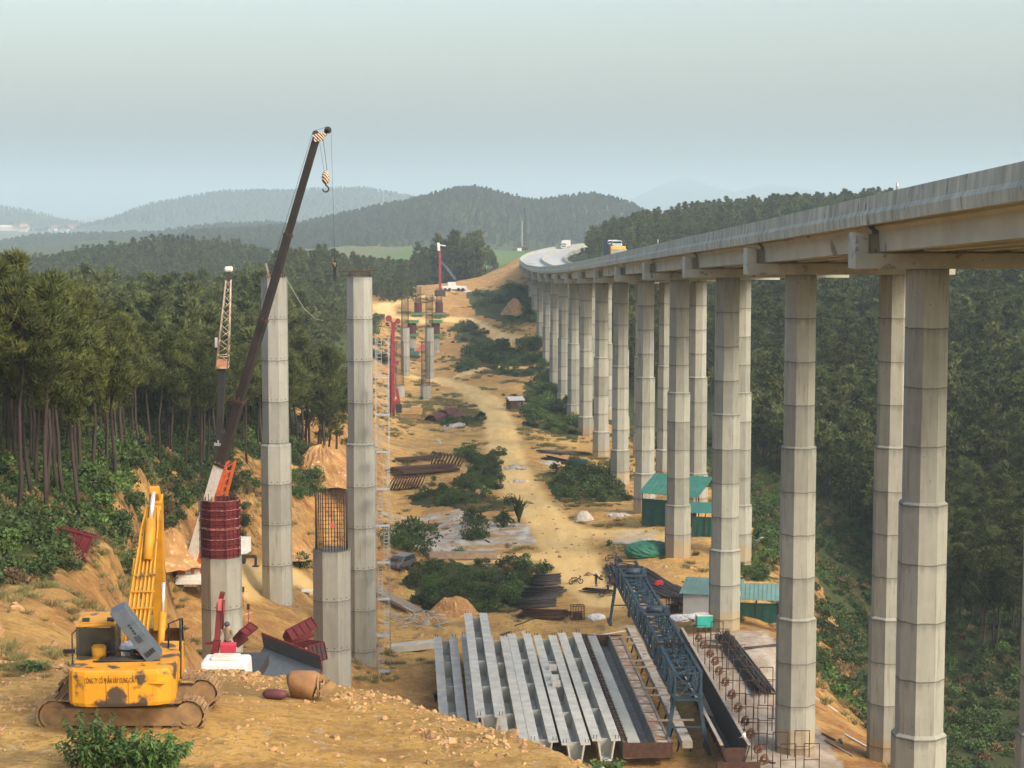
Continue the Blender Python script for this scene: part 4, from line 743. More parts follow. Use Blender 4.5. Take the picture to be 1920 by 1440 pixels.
# small loader truck with worker below the mound's edge
def loader_truck():
    p = at(428, 1240, 80); x, Y = p.x, 80; gz = Hgt(x, Y + 1); r = empty('loader_truck', (x, Y, gz), label='small white truck with a folded dark red loader crane below the mound edge', cat='truck'); zr = at(428, 1238, 79).z - gz
    m = MB(); m.box((0, -.6, zr - .85), (2.1, 1.7, 1.7), tap=.92); cb = m.build('cab', M_WHITE, r, bev=.12); m = MB(); m.box((0, -.65, zr + .06), (1.15, .9, .14)); m.build('roof_fairing', mat('cream_paint', (.70, .64, .5), None, .5), cb, bev=.06); MB().box((0, -1.42, zr - .6), (1.8, .1, .6)).build('windscreen', M_GLASS, cb)
    m = MB(); m.box((0, 3.2, zr - 1.5), (2.0, 5.2, .5)); m.build('bed', M_DARK, r)
    for y in (-.6, 2.6, 4.6):
        for s in (-1, 1): MB().tube([(s * .75, y, .45), (s * 1.05, y, .45)], .45, 16).build('wheel', M_BLACK, r)
    def L(px, py, Yp): return at(px, py, Yp) - V((x, Y, gz))
    m = MB(); a = L(398, 1250, 81); b = L(407, 1200, 81); c = L(412, 1130, 81.3); d = L(418, 1110, 81.3); m.bar(a, b, .30, .34); m.bar(b, c, .22, .26); m.bar(c, d, .2, .2); m.bar(L(384, 1206, 81), L(408, 1205, 81), .12); m.tube([L(417, 1180, 81), L(420, 1125, 81)], .06, 6); m.build('loader_arm', mat('dark_red_paint', (.16, .018, .018), (.10, .02, .02), .5, 3), r)
    MB().box(c + V((.05, -.2, -.05)), (.2, .15, .5)).build('loader_head', mat('pink_red_paint', (.55, .12, .12), None, .5), r); m = MB()
    for s in (-.3, 0, .3): m.bar(L(396 + s * 20, 1235, 81.2), L(393 + s * 28, 1262, 81.2), .12)
    m.build('loader_base', M_BLACK, r)
    bx = L(428, 1216, 81); m = MB(); m.box(bx, (.6, .4, .48), tap=1.12); m.build('control_box', mat('rose_red_plastic', (.50, .045, .07), None, .45), r, bev=.04); MB().bar((bx.x, bx.y, bx.z - .3), (bx.x, bx.y, bx.z - 1.4), .1).build('box_post', M_BLACK, r)
    hd = at(425, 1172, 81.9); person((hd.x, hd.y + .15, hd.z - 1.66), R(170), 'worker in khaki and dark cap at the red control box of the loader truck', M_CLOTHB, M_CLOTHD, (.06, .07, .08), 'work')
loader_truck()
# steel shuttering lying below the mound
def trough(px0, py0, Y0, px1, py1, Y1, name, label, cat, w=1.9, d=.9, inner=M_GREY, outer=M_RED, roll=0):
    A, B = at(px0, py0, Y0), at(px1, py1, Y1); o = (A + B) / 2; r = empty(name, o, label=label, cat=cat); a, b = A - o, B - o; dirn = (b - a).normalized(); x = dirn.cross(V((0, 0, 1))).normalized(); z = x.cross(dirn); Rm = Matrix.Rotation(roll, 3, dirn); x = Rm @ x; z = Rm @ z
    P = [(-w / 2, 0), (-w / 2 * .98, -d * .0), (-w * .36, -d), (w * .36, -d), (w / 2, 0)]; P = [P[0], P[2], P[3], P[4]]; m = MB()
    for i in range(3):
        q = [P[i], P[i + 1]]; n_ = V((q[1][1] - q[0][1], -(q[1][0] - q[0][0]), 0)).normalized(); vs = []
        for E in (a, b):
            for (s, t), k in ((q[0], 0), (q[1], 0), (q[1], .03), (q[0], .03)): vs.append(E + x * (s + n_.x * k) + z * (t + n_.y * k))
        m.add(vs, [(0, 1, 5, 4), (2, 3, 7, 6), (0, 4, 7, 3), (1, 2, 6, 5), (0, 3, 2, 1), (4, 5, 6, 7)])
    m.build('shell', inner, r); m = MB(); L = (b - a).length; n = int(L / .4)
    for j in range(n + 1):
        E = a.lerp(b, j / n)
        for i in range(3): m.bar(E + (x * P[i][0] + z * P[i][1]) * 1.06, E + (x * P[i + 1][0] + z * P[i + 1][1]) * 1.06, .06, .1)
    for s, t in P: m.bar(a + (x * s + z * t) * 1.05, b + (x * s + z * t) * 1.05, .09, .09)
    m.build('ribs', outer, r); return r
trough(470, 1226, 96.3, 578, 1268, 95, 'steel_shutter', 'tipped grey steel trough shutter with dark red ribs below the mound edge', 'formwork', 2.3, 1.0, M_GREY, M_RED, R(52))
trough(545, 1208, 125, 592, 1184, 125.8, 'steel_shutter', 'dark red ribbed shutter half leaning beside the bar-cage pier', 'formwork', 1.9, .8, M_RED, M_RED, R(150))
trough(560, 1240, 112, 590, 1232, 113.5, 'steel_shutter', 'upturned black-mouthed octagonal shutter left of the bar-cage pier', 'formwork', 1.7, .9, M_DARK, M_RED, R(180))
trough(455, 1203, 128, 474, 1188, 128.8, 'steel_shutter', 'dark red shutter propped on the slope right of the formwork pier', 'formwork', 1.6, .6, M_RED, M_RED, R(140))
trough(112, 1016, 95, 176, 1034, 94.4, 'steel_shutter', 'dark red ribbed shutter dumped among the pines on the left bank', 'formwork', 1.5, .6, M_RED, M_RED, R(-115))
for px, py, Y, lb, rl in ((815, 752, 437, 'maroon pier shutter, front left of the far pile', R(180)), (838, 742, 446, 'maroon pier shutter, back one of the far pile', R(175)), (850, 752, 437, 'maroon pier shutter, front right of the far pile', R(185))):
    g = V(at(px, py, Y)); h = Hgt(g.x, Y); e = at(px - 8, py, Y - 3); f_ = at(px + 12, py, Y + 4); e.z = f_.z = h + 1.5; o = (e + f_) / 2
    m = MB(); d = f_ - e; a0 = e - o
    for i in range(5):
        q0, q1 = PI * i / 5, PI * (i + 1) / 5; x = d.normalized().cross(V((0, 0, 1)))
        vs = [E + x * (rr * math.cos(q)) + V((0, 0, rr * math.sin(q) - 1.5)) for E in (a0, a0 + d) for q in (q0, q1) for rr in (1.5, 1.6)]; m.add(vs, [(0, 1, 3, 2), (4, 6, 7, 5), (0, 4, 5, 1), (2, 3, 7, 6), (1, 5, 7, 3), (0, 2, 6, 4)])
    tag(m.build('steel_shutter', mat('maroon_steel', (.11, .03, .035), (.08, .022, .025), .8, 1.5), loc=o), lb, 'formwork')
def boiler():
    c = on(-5.9, 54.0); r = empty('rusty_tank', c, R(12), 'rusty ochre steel drum with broken flange lying on the mound', 'tank'); m = MB(); m.tube([(-.42, .2, .38), (-.36, .18, .40), (.2, -.02, .40), (.3, -.05, .36)], [.30, .40, .41, .36], 20); m.build('drum', mat('ochre_rust', (.30, .165, .07), (.20, .10, .045), .9, 3, bump=.3), r)
    m = MB()
    for s in (.32, .48): m.tube([(s, -.05 - s * .2, .38), (s + .05, -.06 - s * .2, .38)], .34 if s < .4 else .22, 18)
    m.bar((.4, -.35, .2), (.75, -.3, .5), .06, .25); m.bar((.38, -.1, .65), (.7, -.15, .4), .06, .2); m.build('broken_flange', M_MUD, r)
    c = on(-6.75, 53.6); r = empty('gas_bottle', c, R(-10), 'small dark red gas cylinder lying beside the rusty drum', 'cylinder'); m = MB(); m.tube([(-.36, 0, .14), (-.30, 0, .15), (-.2, 0, .15), (.2, 0, .15), (.3, 0, .15), (.36, 0, .14)], [.03, .1, .145, .145, .1, .04], 16); m.build('bottle', mat('plum_red_paint', (.12, .035, .045), (.08, .03, .035), .6, 4), r); MB().tube([(.34, 0, .14), (.45, 0, .14)], .045, 8).build('valve', M_RUST, r)
boiler()

# ------------------------------------------------------------------ casting yard
ZY = -44.0
def ptz(px, Y, z): return V(((px - 960) / F * (Y * CT - z * ST), Y, z))
def yard_z(x, y): return Hgt(x, y)
def girder(A, B, name, label, group='precast girders in the casting yard', diaph=5, rails=True):
    """open trough girder: bottom, two leaning webs, two wide top flanges, inner diaphragms"""
    A, B = V(A), V(B); o = V((A.x, A.y, A.z)); r = empty(name, o, label=label, cat='girder', group=group); a, b = V((0, 0, 0)), B - A; H = 1.75; m = MB()
    m.sweep([(-.45, 0), (.45, 0), (.45, .16), (-.45, .16)], a, b)
    for s in (-1, 1): m.sweep([(s * .36, .14), (s * .47, .10), (s * .72, H - .12), (s * .58, H - .12)][::s], a, b)
    for s in (-1, 1): m.sweep([(s * .36, H - .12), (s * 1.15, H - .1), (s * 1.15, H), (s * .36, H)][::s], a, b)
    m.build('trough', M_BED, r); d = b.normalized(); L = b.length
    for j in range(diaph):
        t = .03 + .94 * j / (diaph - 1); p = a + b * t; MB().sweep([(-.37, .16), (.37, .16), (.58, H - .2), (-.58, H - .2)], p - d * .12, p + d * .12).build('diaphragm', M_BEDIN, r)
    if rails:
        q = MB()
        for s in (-.75, -1.0, .75, 1.0):
            for e in (.004, .99): q.bar(a + b * e + V((s, 0, H - .02)), a + b * e + V((s, 0, H + .3)), .05)
        q.build('end_bars', M_RUST, r)
    return r
def yg(px0, Y0, px1, Y1, z): return ptz(px0, Y0, z), ptz(px1, Y1, z)
GX = [(-6.35, 'leftmost girder of the casting yard, edge against the bare earth'), (-3.95, 'girder lying directly under the raised one'), (-1.62, 'girder just right of the raised one'), (.78, 'girder third from the left on the ground row right of the raised one'), (3.2, 'girder with small white blocks sitting on its edge'), (5.6, 'rightmost girder, next to the rusty bar tray')]
for i, (gx, lb) in enumerate(GX):
    gx += (0, 0, .05, -.08, .04, .1)[i]; yo = (0, .4, -.7, .5, -.3, .8)[i]; z = ZY + .05 + .02 * i; girder((gx - .05 * (6 if i == 0 else 0), 188.6 - (i == 0) * .6 + yo, z), (gx + 1.85, 149.4 + yo, z), 'precast_girder', lb)
girder((-3.62, 187.5, ZY + 2.55), (-1.72, 148.4, ZY + 2.55), 'precast_girder', 'raised girder stacked on top of another, its end sticking out highest')
m = MB()
for y in (186, 176, 164, 152):
    x = -3.7 + (191.5 - y) * .047
    for s in (-.75, .75): m.box((x + s, y, ZY + 2.16), (.35, .35, .72))
tag(m.build('packing_blocks', M_TIMBER), 'row of timber packing blocks between the two stacked girders', 'timber')
for px, py, lb in ((1036, 1268, 'upper of three white test blocks on the girder gap'), (1040, 1293, 'middle of three white test blocks on the girder gap'), (1043, 1306, 'lower of three white test blocks on the girder gap')):
    Y = 174 - (py - 1268) * .16; p = ptz(px, Y, ZY + 1.9); m = MB(); m.box((0, 0, 0), (.75, .9, .45), tap=.97); tag(m.build('concrete_block', M_BED, loc=(p.x, p.y, ZY + 2.05), bev=.03), lb, 'block')
# rusty bar tray, narrow slab, casting bed
def sloped(x0, dz=0, w=1., h=.3, Ya=191, Yb=152, name='slab', mt=M_BED, parent=None, **k):
    m = MB(); m.bar((x0, Ya, ZY + dz), (x0 + (Ya - Yb) * .047, Yb, ZY + dz), w, h); return m.build(name, mt, parent, **k)
tray = empty('bar_tray', (7.0, 191, ZY), label='long rusty bed of bent reinforcing bars beside the rightmost girder', cat='rebar'); m = MB()
for s in (-.45, -.15, .15, .45): m.tube([(s, 0, 1.4 + random.uniform(-.05, .05)), (s + 1.85, -39, 1.4)], .04, 5)
m.build('long_bars', M_RUST, tray); m = MB()
for j in range(78): y = -.5 * j; x = -y * .047; m.bar((x - .62, y, 1.3 + random.uniform(-.03, .03)), (x + .62, y + random.uniform(-.2, .2), 1.36), .05); m.bar((x - .6, y, 1.35), (x - .62, y, .1), .04); m.bar((x + .6, y, 1.35), (x + .62, y, .1), .04)
m.build('stirrups', M_RUST, tray)
bed = empty('casting_bed', (9.1, 191, ZY), label='long casting bed with rubble-filled sides and an open steel trough along its middle', cat='mould'); B = V((1.85, -39.5, 0)); m = MB(); M_RUBW = mat('rubble_concrete', (.50, .46, .38), (.26, .19, .12), .95, 1.6, c3=(.36, .20, .11), th=.5, s3=1.1, bump=.6, bscale=5)
for s in (-1, 1): m.sweep([(s * .62, .02), (s * 1.75, .02), (s * 1.75, 1.15), (s * .80, 1.15)][::s], V((0, 0, 0)), B)
m0 = m; m = MB()
for s in (-1, 1): m.sweep([(s * .5, .02), (s * .60, .02), (s * .78, 1.3), (s * .66, 1.3)][::s], V((0, 0, 0)), B); m.sweep([(s * 1.76, .02), (s * 1.95, .02), (s * 1.95, 1.22), (s * 1.76, 1.22)][::s], V((0, 0, 0)), B)
m.sweep([(-.5, .02), (.5, .02), (.5, .2), (-.5, .2)], V((0, 0, 0)), B); m.build('trough', mat('stained_form_steel', (.22, .22, .20), (.14, .13, .115), .8, 1.2, c3=(.2, .13, .08), th=.6, s3=1.5), bed); m = m0
for j in range(14): t = (j + .5) / 14; p = B * t; [m.bar(p + V((s * .82, 0, 1.14)), p + V((s * 1.74, 0, 1.14)), .09, mi=1) for s in (-1, 1)]
for e in (.0, 1.0): m.bar(B * e + V((-2, 0, .7)), B * e + V((2, 0, .7)), .25, 1.2, mi=1)
m.build('rubble_sides', [M_RUBW, M_RUST], bed)
sl2 = MB(); sl2.sweep([(-.5, 0), (.5, 0), (.5, 1.3), (-.5, 1.3)], V((0, 0, 0)), V((1.85, -39, 0))); tag(sl2.build('precast_slab', M_BEDIN, loc=(7.98, 190.5, ZY + .05)), 'narrow pale concrete slab between the rusty bar tray and the casting bed', 'slab')
bf = empty('form_beam', (12.2, 196, ZY), label='pale steel bottom form on legs with cross timbers, under the left side of the blue gantry', cat='mould'); B = V((2.0, -44, 0)); m = MB(); m.sweep([(-.42, .7), (.42, .7), (.42, 1.25), (-.42, 1.25)], V((0, 0, 0)), B); m.build('beam', mat('stained_form_concrete', (.42, .39, .33), (.26, .23, .19), .9, 1.2, c3=(.2, .14, .1), th=.58, s3=1.4), bf); m = MB()
for j in range(10): p = B * ((j + .5) / 10); [m.bar(p + V((s * .3, 0, .75)), p + V((s * .55, 0, -.2)), .14) for s in (-1, 1)]
m.build('trestle', M_DARK, bf); m = MB()
for t in (.03, .14, .2, .37, .43, .61, .67, .86): p = B * t; m.bar(p + V((-1.7, 0, 1.32)), p + V((1.4, .3, 1.32)), .2, .14)
m.build('cross_timber', M_TIMBER, bf)
# blue gantry
def gantry():
    r = empty('gantry', (12.1, 202, ZY), label='long blue steel lattice gantry beam on splayed legs over the casting yard', cat='gantry'); A, B = V((0, 0, 0)), V((2.15, -49.5, 0)); d = (B - A).normalized(); x = d.cross(V((0, 0, 1))); z0, z1, w = 4.55, 6.75, 1.05; n = 24
    def c(t, s, z): return A + (B - A) * t + x * (s * w) + V((0, 0, z))
    for s in (-1, 1):
        m = MB(); m.bar(c(0, s, z1), c(1, s, z1), .26, .24); m.bar(c(0, s, z0), c(1, s, z0), .24, .22)
        for k in range(n): t0, t1 = k / n, (k + 1) / n; m.bar(c(t0, s, z0), c(t0, s, z1), .13); m.bar(c(t0, s, z0 if k % 2 else z1), c(t1, s, z1 if k % 2 else z0), .11)
        m.bar(c(1, s, z0), c(1, s, z1), .2); m.build('side_truss', M_BLUE, r)
    m = MB()
    for k in range(n + 1): t = k / n; m.bar(c(t, -1, z1), c(t, 1, z1), .1); m.bar(c(t, -1, z0), c(t, 1, z0), .12)
    for k in range(n): m.bar(c(k / n, -1 if k % 2 else 1, z1 - .04), c((k + 1) / n, 1 if k % 2 else -1, z1 - .04), .08); m.bar(c(k / n, -1 if k % 2 else 1, z0), c((k + 1) / n, 1 if k % 2 else -1, z0), .09)
    m.bar(c(1, -1, z0), c(1, 1, z1), .11); m.bar(c(1, 1, z0), c(1, -1, z1), .11); m.bar(c(0, -1, z0), c(0, 1, z1), .11); m.build('cross_bracing', M_BLUE, r)
    for t, in ((.004,), (.985,)):
        for s in (-1, 1):
            m = MB(); top = c(t, s, z0); bt = c(t, s * 1.62, 0); m.bar(top, bt, .34, .30, w2=.26); m.build('leg', M_BLUE, r); q = MB(); q.bar(bt + d * -1.4 + V((0, 0, .3)), bt + d * 1.4 + V((0, 0, .3)), .3, .35); q.build('bogie', M_DARK, r)
        m = MB(); m.bar(c(t, -1, z0 - .15), c(t, 1, z0 - .15), .22); m.bar(c(t, -1.35, 2.1), c(t, 1.35, 2.1), .12); m.build('tie', M_BLUE, r)
    for t in (.18, .56):
        m = MB(); p = c(t, 0, z1 + .3); m.box(p, (2.5, 1.3, .18)); m.tube([p + V((-.9, 0, .35)), p + V((.5, 0, .35))], .3, 12); m.box(p + V((.95, 0, .35)), (.5, .7, .55)); m.box(p + V((.2, .6, .3)), (.7, .5, .5)); m.build('winch', mat('blue_grey_winch', (.05, .085, .12), (.03, .04, .05), .5, 4), r)
    for t in (.08, .8):
        m = MB(); m.bar(c(t, -1.4, z1 + .16), c(t, 1.4, z1 + .16), .2); m.ball(c(t, 0, z1), (.2, .3, .5)); m.tube([c(t, 0, z1), c(t, 0, 2.2)], .03, 5); m.ball(c(t, 0, 2.0), (.2, .2, .45)); m.build('hoist', M_BLACK, r)
    m = MB()
    for j in range(9): p = c(.36 + .012 * j, random.uniform(-.6, .6), z0 + .3); m.bar(p, p + V((.1, 0, random.uniform(.7, 1.3))), .09)
    m.build('clamp_rods', M_GALV, r)
gantry()
# black steel girder mould, open
tr = empty('girder_mould', (16.1, 191, ZY), label='long black steel girder mould lying open right of the blue gantry', cat='mould'); B = V((1.55, -42.5, 0)); m = MB()
for s in (-1, 1): m.sweep([(s * .45, .12), (s * .52, .12), (s * 1.0, 1.95), (s * .93, 1.95)][::s], V((0, 0, 0)), B)
m.sweep([(-.5, .04), (.5, .04), (.5, .14), (-.5, .14)], V((0, 0, 0)), B); m0 = m; m = MB()
for s in (-1, 1): m.sweep([(s * .95, 1.93), (s * 1.22, 1.93), (s * 1.22, 2.02), (s * .95, 2.02)][::s], V((0, 0, 0)), B)
m.build('rim', mat('worn_steel_rim', (.42, .38, .33), (.25, .2, .16), .6, 2), tr); m = m0
for j in range(30): p = B * (j / 29); [m.bar(p + V((s * .6, 0, .1)), p + V((s * 1.12, 0, 1.9)), .1, mi=1) for s in (-1, 1)]
m.box(B + V((0, .1, .9)), (1.6, .12, 1.6), mi=1); m.bar(B + V((-1.5, -.4, .25)), B + V((1.9, -.4, .25)), .5, .8, mi=1); m.build('shell', [M_DARK, M_RUST], tr)
# bar bending frames to the right of the mould
def jigs():
    i = 0
    for row in range(12):
        for cl in range(3):
            Y = 188 - row * 3.6 + random.uniform(-.3, .3); x = 18.6 + (191 - Y) * .036 + cl * 1.75 + random.uniform(-.1, .1)
            if cl == 2 and row < 5: continue
            z = Hgt(x, Y); r = empty('goalpost_stand', (x, Y, z), R(random.uniform(-4, 4)), 'thin rusty goalpost stand on the slab right of the black mould', 'stand', 'rusty stands beside the mould'); m = MB()
            for s in (-.6, .6): m.tube([(s, 0, -.2), (s, 0, 2.2)], .04, 5)
            m.tube([(-.6, 0, 2.2), (.6, 0, 2.2)], .04, 5); m.tube([(-.6, 0, .9), (.6, 0, .9)], .03, 5); m.build('uprights', M_RUST, r)
            if cl == 0:
                k = MB()
                for j in range(5): k.tube([(.26 * math.cos(q) - .1 + .1 * math.sin(j * 2.), .14 * j - .3, .95 + .1 * math.cos(j * 1.7) + .3 * math.sin(q)) for q in np.linspace(0, 2 * PI, 9)], .045, 4, cap=False)
                k.build('hanging_stirrups', mat('orange_rust', (.22, .10, .05), (.12, .055, .03), .9, 4), r)
jigs()
def bars_pile(name, A, B, w, h, n, mt, label, cat='rebar', r=.05, spread=.15, group=None):
    A, B = V(A), V(B); o = A.copy(); m = MB(); d = (B - A); x = V((d.y, -d.x, 0)).normalized()
    for i in range(n):
        s = random.uniform(-w / 2, w / 2); z = r + random.uniform(0, h) * (1 - (2 * s / w) ** 2); e = random.uniform(-.06, .06); q = random.uniform(-spread, spread); mid = d * .5 + x * (s + q) + V((0, 0, z - .02))
        m.tube([x * s + d * e + V((0, 0, z)), mid, x * (s + q * .5) + d * (1 + e) + V((0, 0, z))], r, 4)
    return tag(m.build(name, mt, loc=o), label, cat, group)
def gp(px, py, y0=62, dz=0): p = ground(px, py, y0); p.z += dz; return p
bars_pile('rebar_bundle', (21.3, 189, Hgt(21.3, 189) + .1), (22.6, 169, Hgt(22.6, 169) + .2), 2.0, .8, 90, M_DARK, 'long heap of dark reinforcing bars on the slab left of the second viaduct column', r=.06)
for px0, py0, px1, py1, w, h, n, lb in ((1160, 1070, 1280, 1120, 4, .4, 60, 'dark steel bars spread right of the gantry far end'), (1200, 1075, 1300, 1140, 3, .4, 40, 'second spread of dark bars running toward the grey hut'), (1146, 1066, 1160, 1100, 1.6, .5, 34, 'short dark bars stacked at the left of the gantry far end'),
    (1095, 1112, 1145, 1118, 1.4, .3, 16, 'few bars lying by the workers'), (980, 1160, 1062, 1162, 2.4, .8, 60, 'dark heap of bars pointing at the small rusty cage'), (1000, 1098, 1050, 1095, 2.5, 1.0, 50, 'black bar heap, top one of the heaps at the pit edge'), (985, 1120, 1055, 1118, 3, 1.0, 60, 'black bar heap, middle one at the pit edge'), (970, 1140, 1040, 1135, 3, .8, 60, 'black bar heap, lowest one at the pit edge'),
    (735, 890, 838, 882, 5, 1.0, 110, 'long dark brown bundle of bars left of the dirt road'), (745, 867, 810, 860, 4, .4, 40, 'thin rusty bars on the bank above the brown bundle'), (1015, 850, 1100, 853, 3, .4, 40, 'dark bars beside the dirt road, upper bundle near the far columns'), (1025, 862, 1075, 872, 3, .5, 40, 'dark bars by the small green hut, lower bundle near the far columns'),
    (930, 1102, 985, 1070, 1.2, .5, 20, 'slanting poles in the bushes of the pit'), (1455, 1215, 1400, 1222, .5, .1, 6, 'thin bars lying beside the big bar heap')):
    A, B = gp(px0, py0), gp(px1, py1); A.z += .1; B.z += .1; bars_pile('rebar_bundle', A, B, w, h, n, M_RUST if 'brown' in lb or 'rusty' in lb else M_DARK, lb, r=.09 if A.y > 250 else .07)
def hoops(px0, py0, px1, py1, n, rad, lb):
    A, B = gp(px0, py0), gp(px1, py1); m = MB()
    for i in range(n):
        p = (B - A) * (i / n); m.tube([p + V((.5 * math.sin(q) + .3 * math.cos(q), .45 * math.cos(q) * rad, rad + rad * math.sin(q))) for q in np.linspace(0, 2 * PI, 13)], .11, 4, cap=False)
    tag(m.build('rebar_hoops', M_RUST, loc=A), lb, 'rebar')
hoops(815, 874, 872, 878, 9, 1.1, 'row of rusty circular bar hoops at the end of the brown bundle'); hoops(735, 922, 795, 918, 11, 1.1, 'row of rusty circular bar hoops below the brown bundle')
def beam_pile(px0, py0, px1, py1, lb, mt, n=3, w=.5, h=.5):
    A, B = gp(px0, py0), gp(px1, py1); m = MB(); d = B - A; x = V((d.y, -d.x, 0)).normalized()
    for i in range(n): m.bar(x * (i * w * 1.15) + V((0, 0, h / 2)), d + x * (i * w * 1.15) + V((0, 0, h / 2)), w, h)
    tag(m.build('steel_beams', mt, loc=A), lb, 'beams')
beam_pile(800, 1048, 926, 1047, 'pale rusty steel beams laid on the track edge near the parked car', mat('pale_rust_beam', (.34, .25, .17), (.22, .15, .10), .9, 1.5), 2, .7, .8); beam_pile(735, 1222, 816, 1212, 'concrete beams lying left of the girders', M_BED, 2, .7, .7); beam_pile(1050, 1205, 1120, 1195, 'pale planks at the far end of the casting bed', M_BED, 3, .6, .25); beam_pile(1330, 1213, 1400, 1215, 'pale timber beams laid flat beside the bar heap', M_TIMBER, 2, .5, .3)
beam_pile(700, 1105, 790, 1150, 'long dark planks lying down the earth bank behind the tall pier', M_TIMBER, 3, .5, .3)
m = MB(); A = gp(740, 1180)
for i in range(60): p = V((random.uniform(0, 5), random.uniform(-1.5, 3), random.uniform(.1, 1.2))); q = V((random.uniform(-1.6, 1.6), random.uniform(-1, 1), random.uniform(-.5, .6))); m.tube([p, p + q], .05, 4)
tag(m.build('scaffold_heap', M_GALV, loc=A), 'tangled heap of pale galvanised scaffold pipes left of the girders', 'scaffold')
def cage_stand(px, py, lb):
    p = gp(px, py); r = empty('rebar_basket', p, R(10), lb, 'rebar'); m = MB()
    for x in (-.7, -.35, 0, .35, .7): m.bar((x, -.4, 0), (x, -.4, 1.6), .07); m.bar((x, .4, 0), (x, .4, 1.6), .07)
    for z in (.1, .8, 1.6): m.bar((-.75, -.4, z), (.75, -.4, z), .08); m.bar((-.75, .4, z), (.75, .4, z), .08)
    m.build('bars', M_RUST, r); MB().box((0, 0, .5), (.9, .6, .6)).build('bundle', M_RUST, r)
cage_stand(1083, 1163, 'small rusty steel basket standing alone on the earth behind the girders'); cage_stand(1263, 1152, 'small rusty steel basket right of the gantry middle')
# sheds
def shed(px, py, Y, w, d, h, lb, roof, wall, rz=0, lean=.8, open_front=False, net=None, ridge_=True):
    c = at(px, py, Y); z = Hgt(c.x, Y); r = empty('shed', (c.x, Y, z), rz, lb, 'hut'); m = MB()
    if open_front:
        for x in (-w / 2, 0, w / 2):
            for y in (-d / 2, d / 2): m.bar((x, y, -.3), (x, y, h), .12)
        m.build('posts', M_RUST, r)
    else:
        m.box((0, -d / 2, h / 2), (w, .08, h)); m.box((0, d / 2, h / 2), (w, .08, h)); m.box((-w / 2, 0, h / 2), (.08, d - .1, h)); m.box((w / 2, 0, h / 2), (.08, d - .1, h)); m.build('wall', wall, r); MB().box((w * .2, -d / 2 - .05, 1.0), (.9, .05, 2.0)).build('door', M_GREY, r)
    m = MB(); o = .4; n = 24
    def sheet(p0, p1, p2, p3):
        for i in range(n):
            f0, f1 = i / n, (i + 1) / n; a, b, c_, e = V(p0).lerp(V(p1), f0), V(p0).lerp(V(p1), f1), V(p3).lerp(V(p2), f1), V(p3).lerp(V(p2), f0); k = V((0, 0, .05 if i % 2 else 0)); t = V((0, 0, -.03)); m.add([a + k, b + k, c_ + k, e + k, a + k + t, b + k + t, c_ + k + t, e + k + t], [(0, 1, 2, 3), (7, 6, 5, 4), (0, 4, 5, 1), (2, 6, 7, 3), (0, 3, 7, 4), (1, 5, 6, 2)])
    if ridge_: sheet((-w / 2 - o, -d / 2 - o, h), (w / 2 + o, -d / 2 - o, h), (w / 2 + o, 0, h + lean), (-w / 2 - o, 0, h + lean)); sheet((-w / 2 - o, d / 2 + o, h), (w / 2 + o, d / 2 + o, h), (w / 2 + o, 0, h + lean), (-w / 2 - o, 0, h + lean))
    else: sheet((-w / 2 - o, -d / 2 - o, h), (w / 2 + o, -d / 2 - o, h), (w / 2 + o, d / 2 + o, h + lean), (-w / 2 - o, d / 2 + o, h + lean))
    m.build('roof', roof, r)
    if net:
        k = MB()
        for s in (0, 1):
            pts = 9
            for i in range(pts): x0, x1 = -w / 2 + w * i / pts, -w / 2 + w * (i + 1) / pts; k.add([(x0, -d / 2 + .1 * (i % 2), -.2), (x1, -d / 2 + .1 * ((i + 1) % 2), -.2), (x1, -d / 2 + .05, h * .82), (x0, -d / 2 + .05, h * .82), (x0, -d / 2 + .14 + .1 * (i % 2), -.2), (x1, -d / 2 + .14 + .1 * ((i + 1) % 2), -.2), (x1, -d / 2 + .12, h * .82), (x0, -d / 2 + .12, h * .82)], [(0, 1, 2, 3), (7, 6, 5, 4), (0, 4, 5, 1), (2, 6, 7, 3)])
            break
        k.build('screen', net, r)
    return r
shed(1282, 1000, 262, 8.2, 9, 4.4, 'open green-roofed shed with dark green netting behind the fourth column', M_GREEN, None, R(-32), 2.2, True, M_DGREEN)
shed(1322, 1045, 250, 3.4, 4, 3.2, 'lower pale green lean-to beside the open green-roofed shed', M_GREEN, None, R(-6), .7, True, M_DGREEN, False)
shed(1335, 1140, 204, 5.6, 4.2, 2.5, 'grey tin hut with grey-green roof behind the third column', M_GROOF, M_TIN, R(-14), .9, ridge_=False); shed(1418, 1150, 206, 4.8, 4, 2.3, 'grey-green lean-to roof with dark green screen right of the tin hut', M_GROOF, None, R(-8), .9, True, M_DGREEN, False)
shed(1082, 885, 327, 2.8, 2.2, 2.0, 'tiny dark green hut among bushes near the far columns', M_DGREEN, M_DGREEN, 0, .4, ridge_=False); shed(965, 742, 455, 3.2, 3, 2.4, 'small white and red hut beside the bushes by the far road', M_WHITE, M_RUST, R(20), .8)
p = gp(1218, 1043); m = MB(); m.ball((0, 0, .6), (3.2, 1.6, 1.3), n=40, m=18, jit=.05); tag(m.build('covered_heap', mat('green_tarp', (.03, .17, .11), (.02, .10, .07), .6, 1.2, bump=.8, bscale=3), loc=p), 'low heap under a crumpled green tarpaulin left of the fourth column', 'tarpaulin')
for px, py, w, lb in ((1330, 1160, 2.6, 'large crumpled white plastic sheet at the foot of the third column'), (1280, 1163, 1.6, 'smaller crumpled white sheet left of the teal box'), (1118, 1162, 1.0, 'white sheet scraps by the gantry leg')):
    p = gp(px, py); m = MB(); m.ball((0, 0, .05), (w, w * .8, .45), n=44, m=16, jit=.12); tag(m.build('plastic_sheet', M_TARP, loc=p), lb, 'sheet')
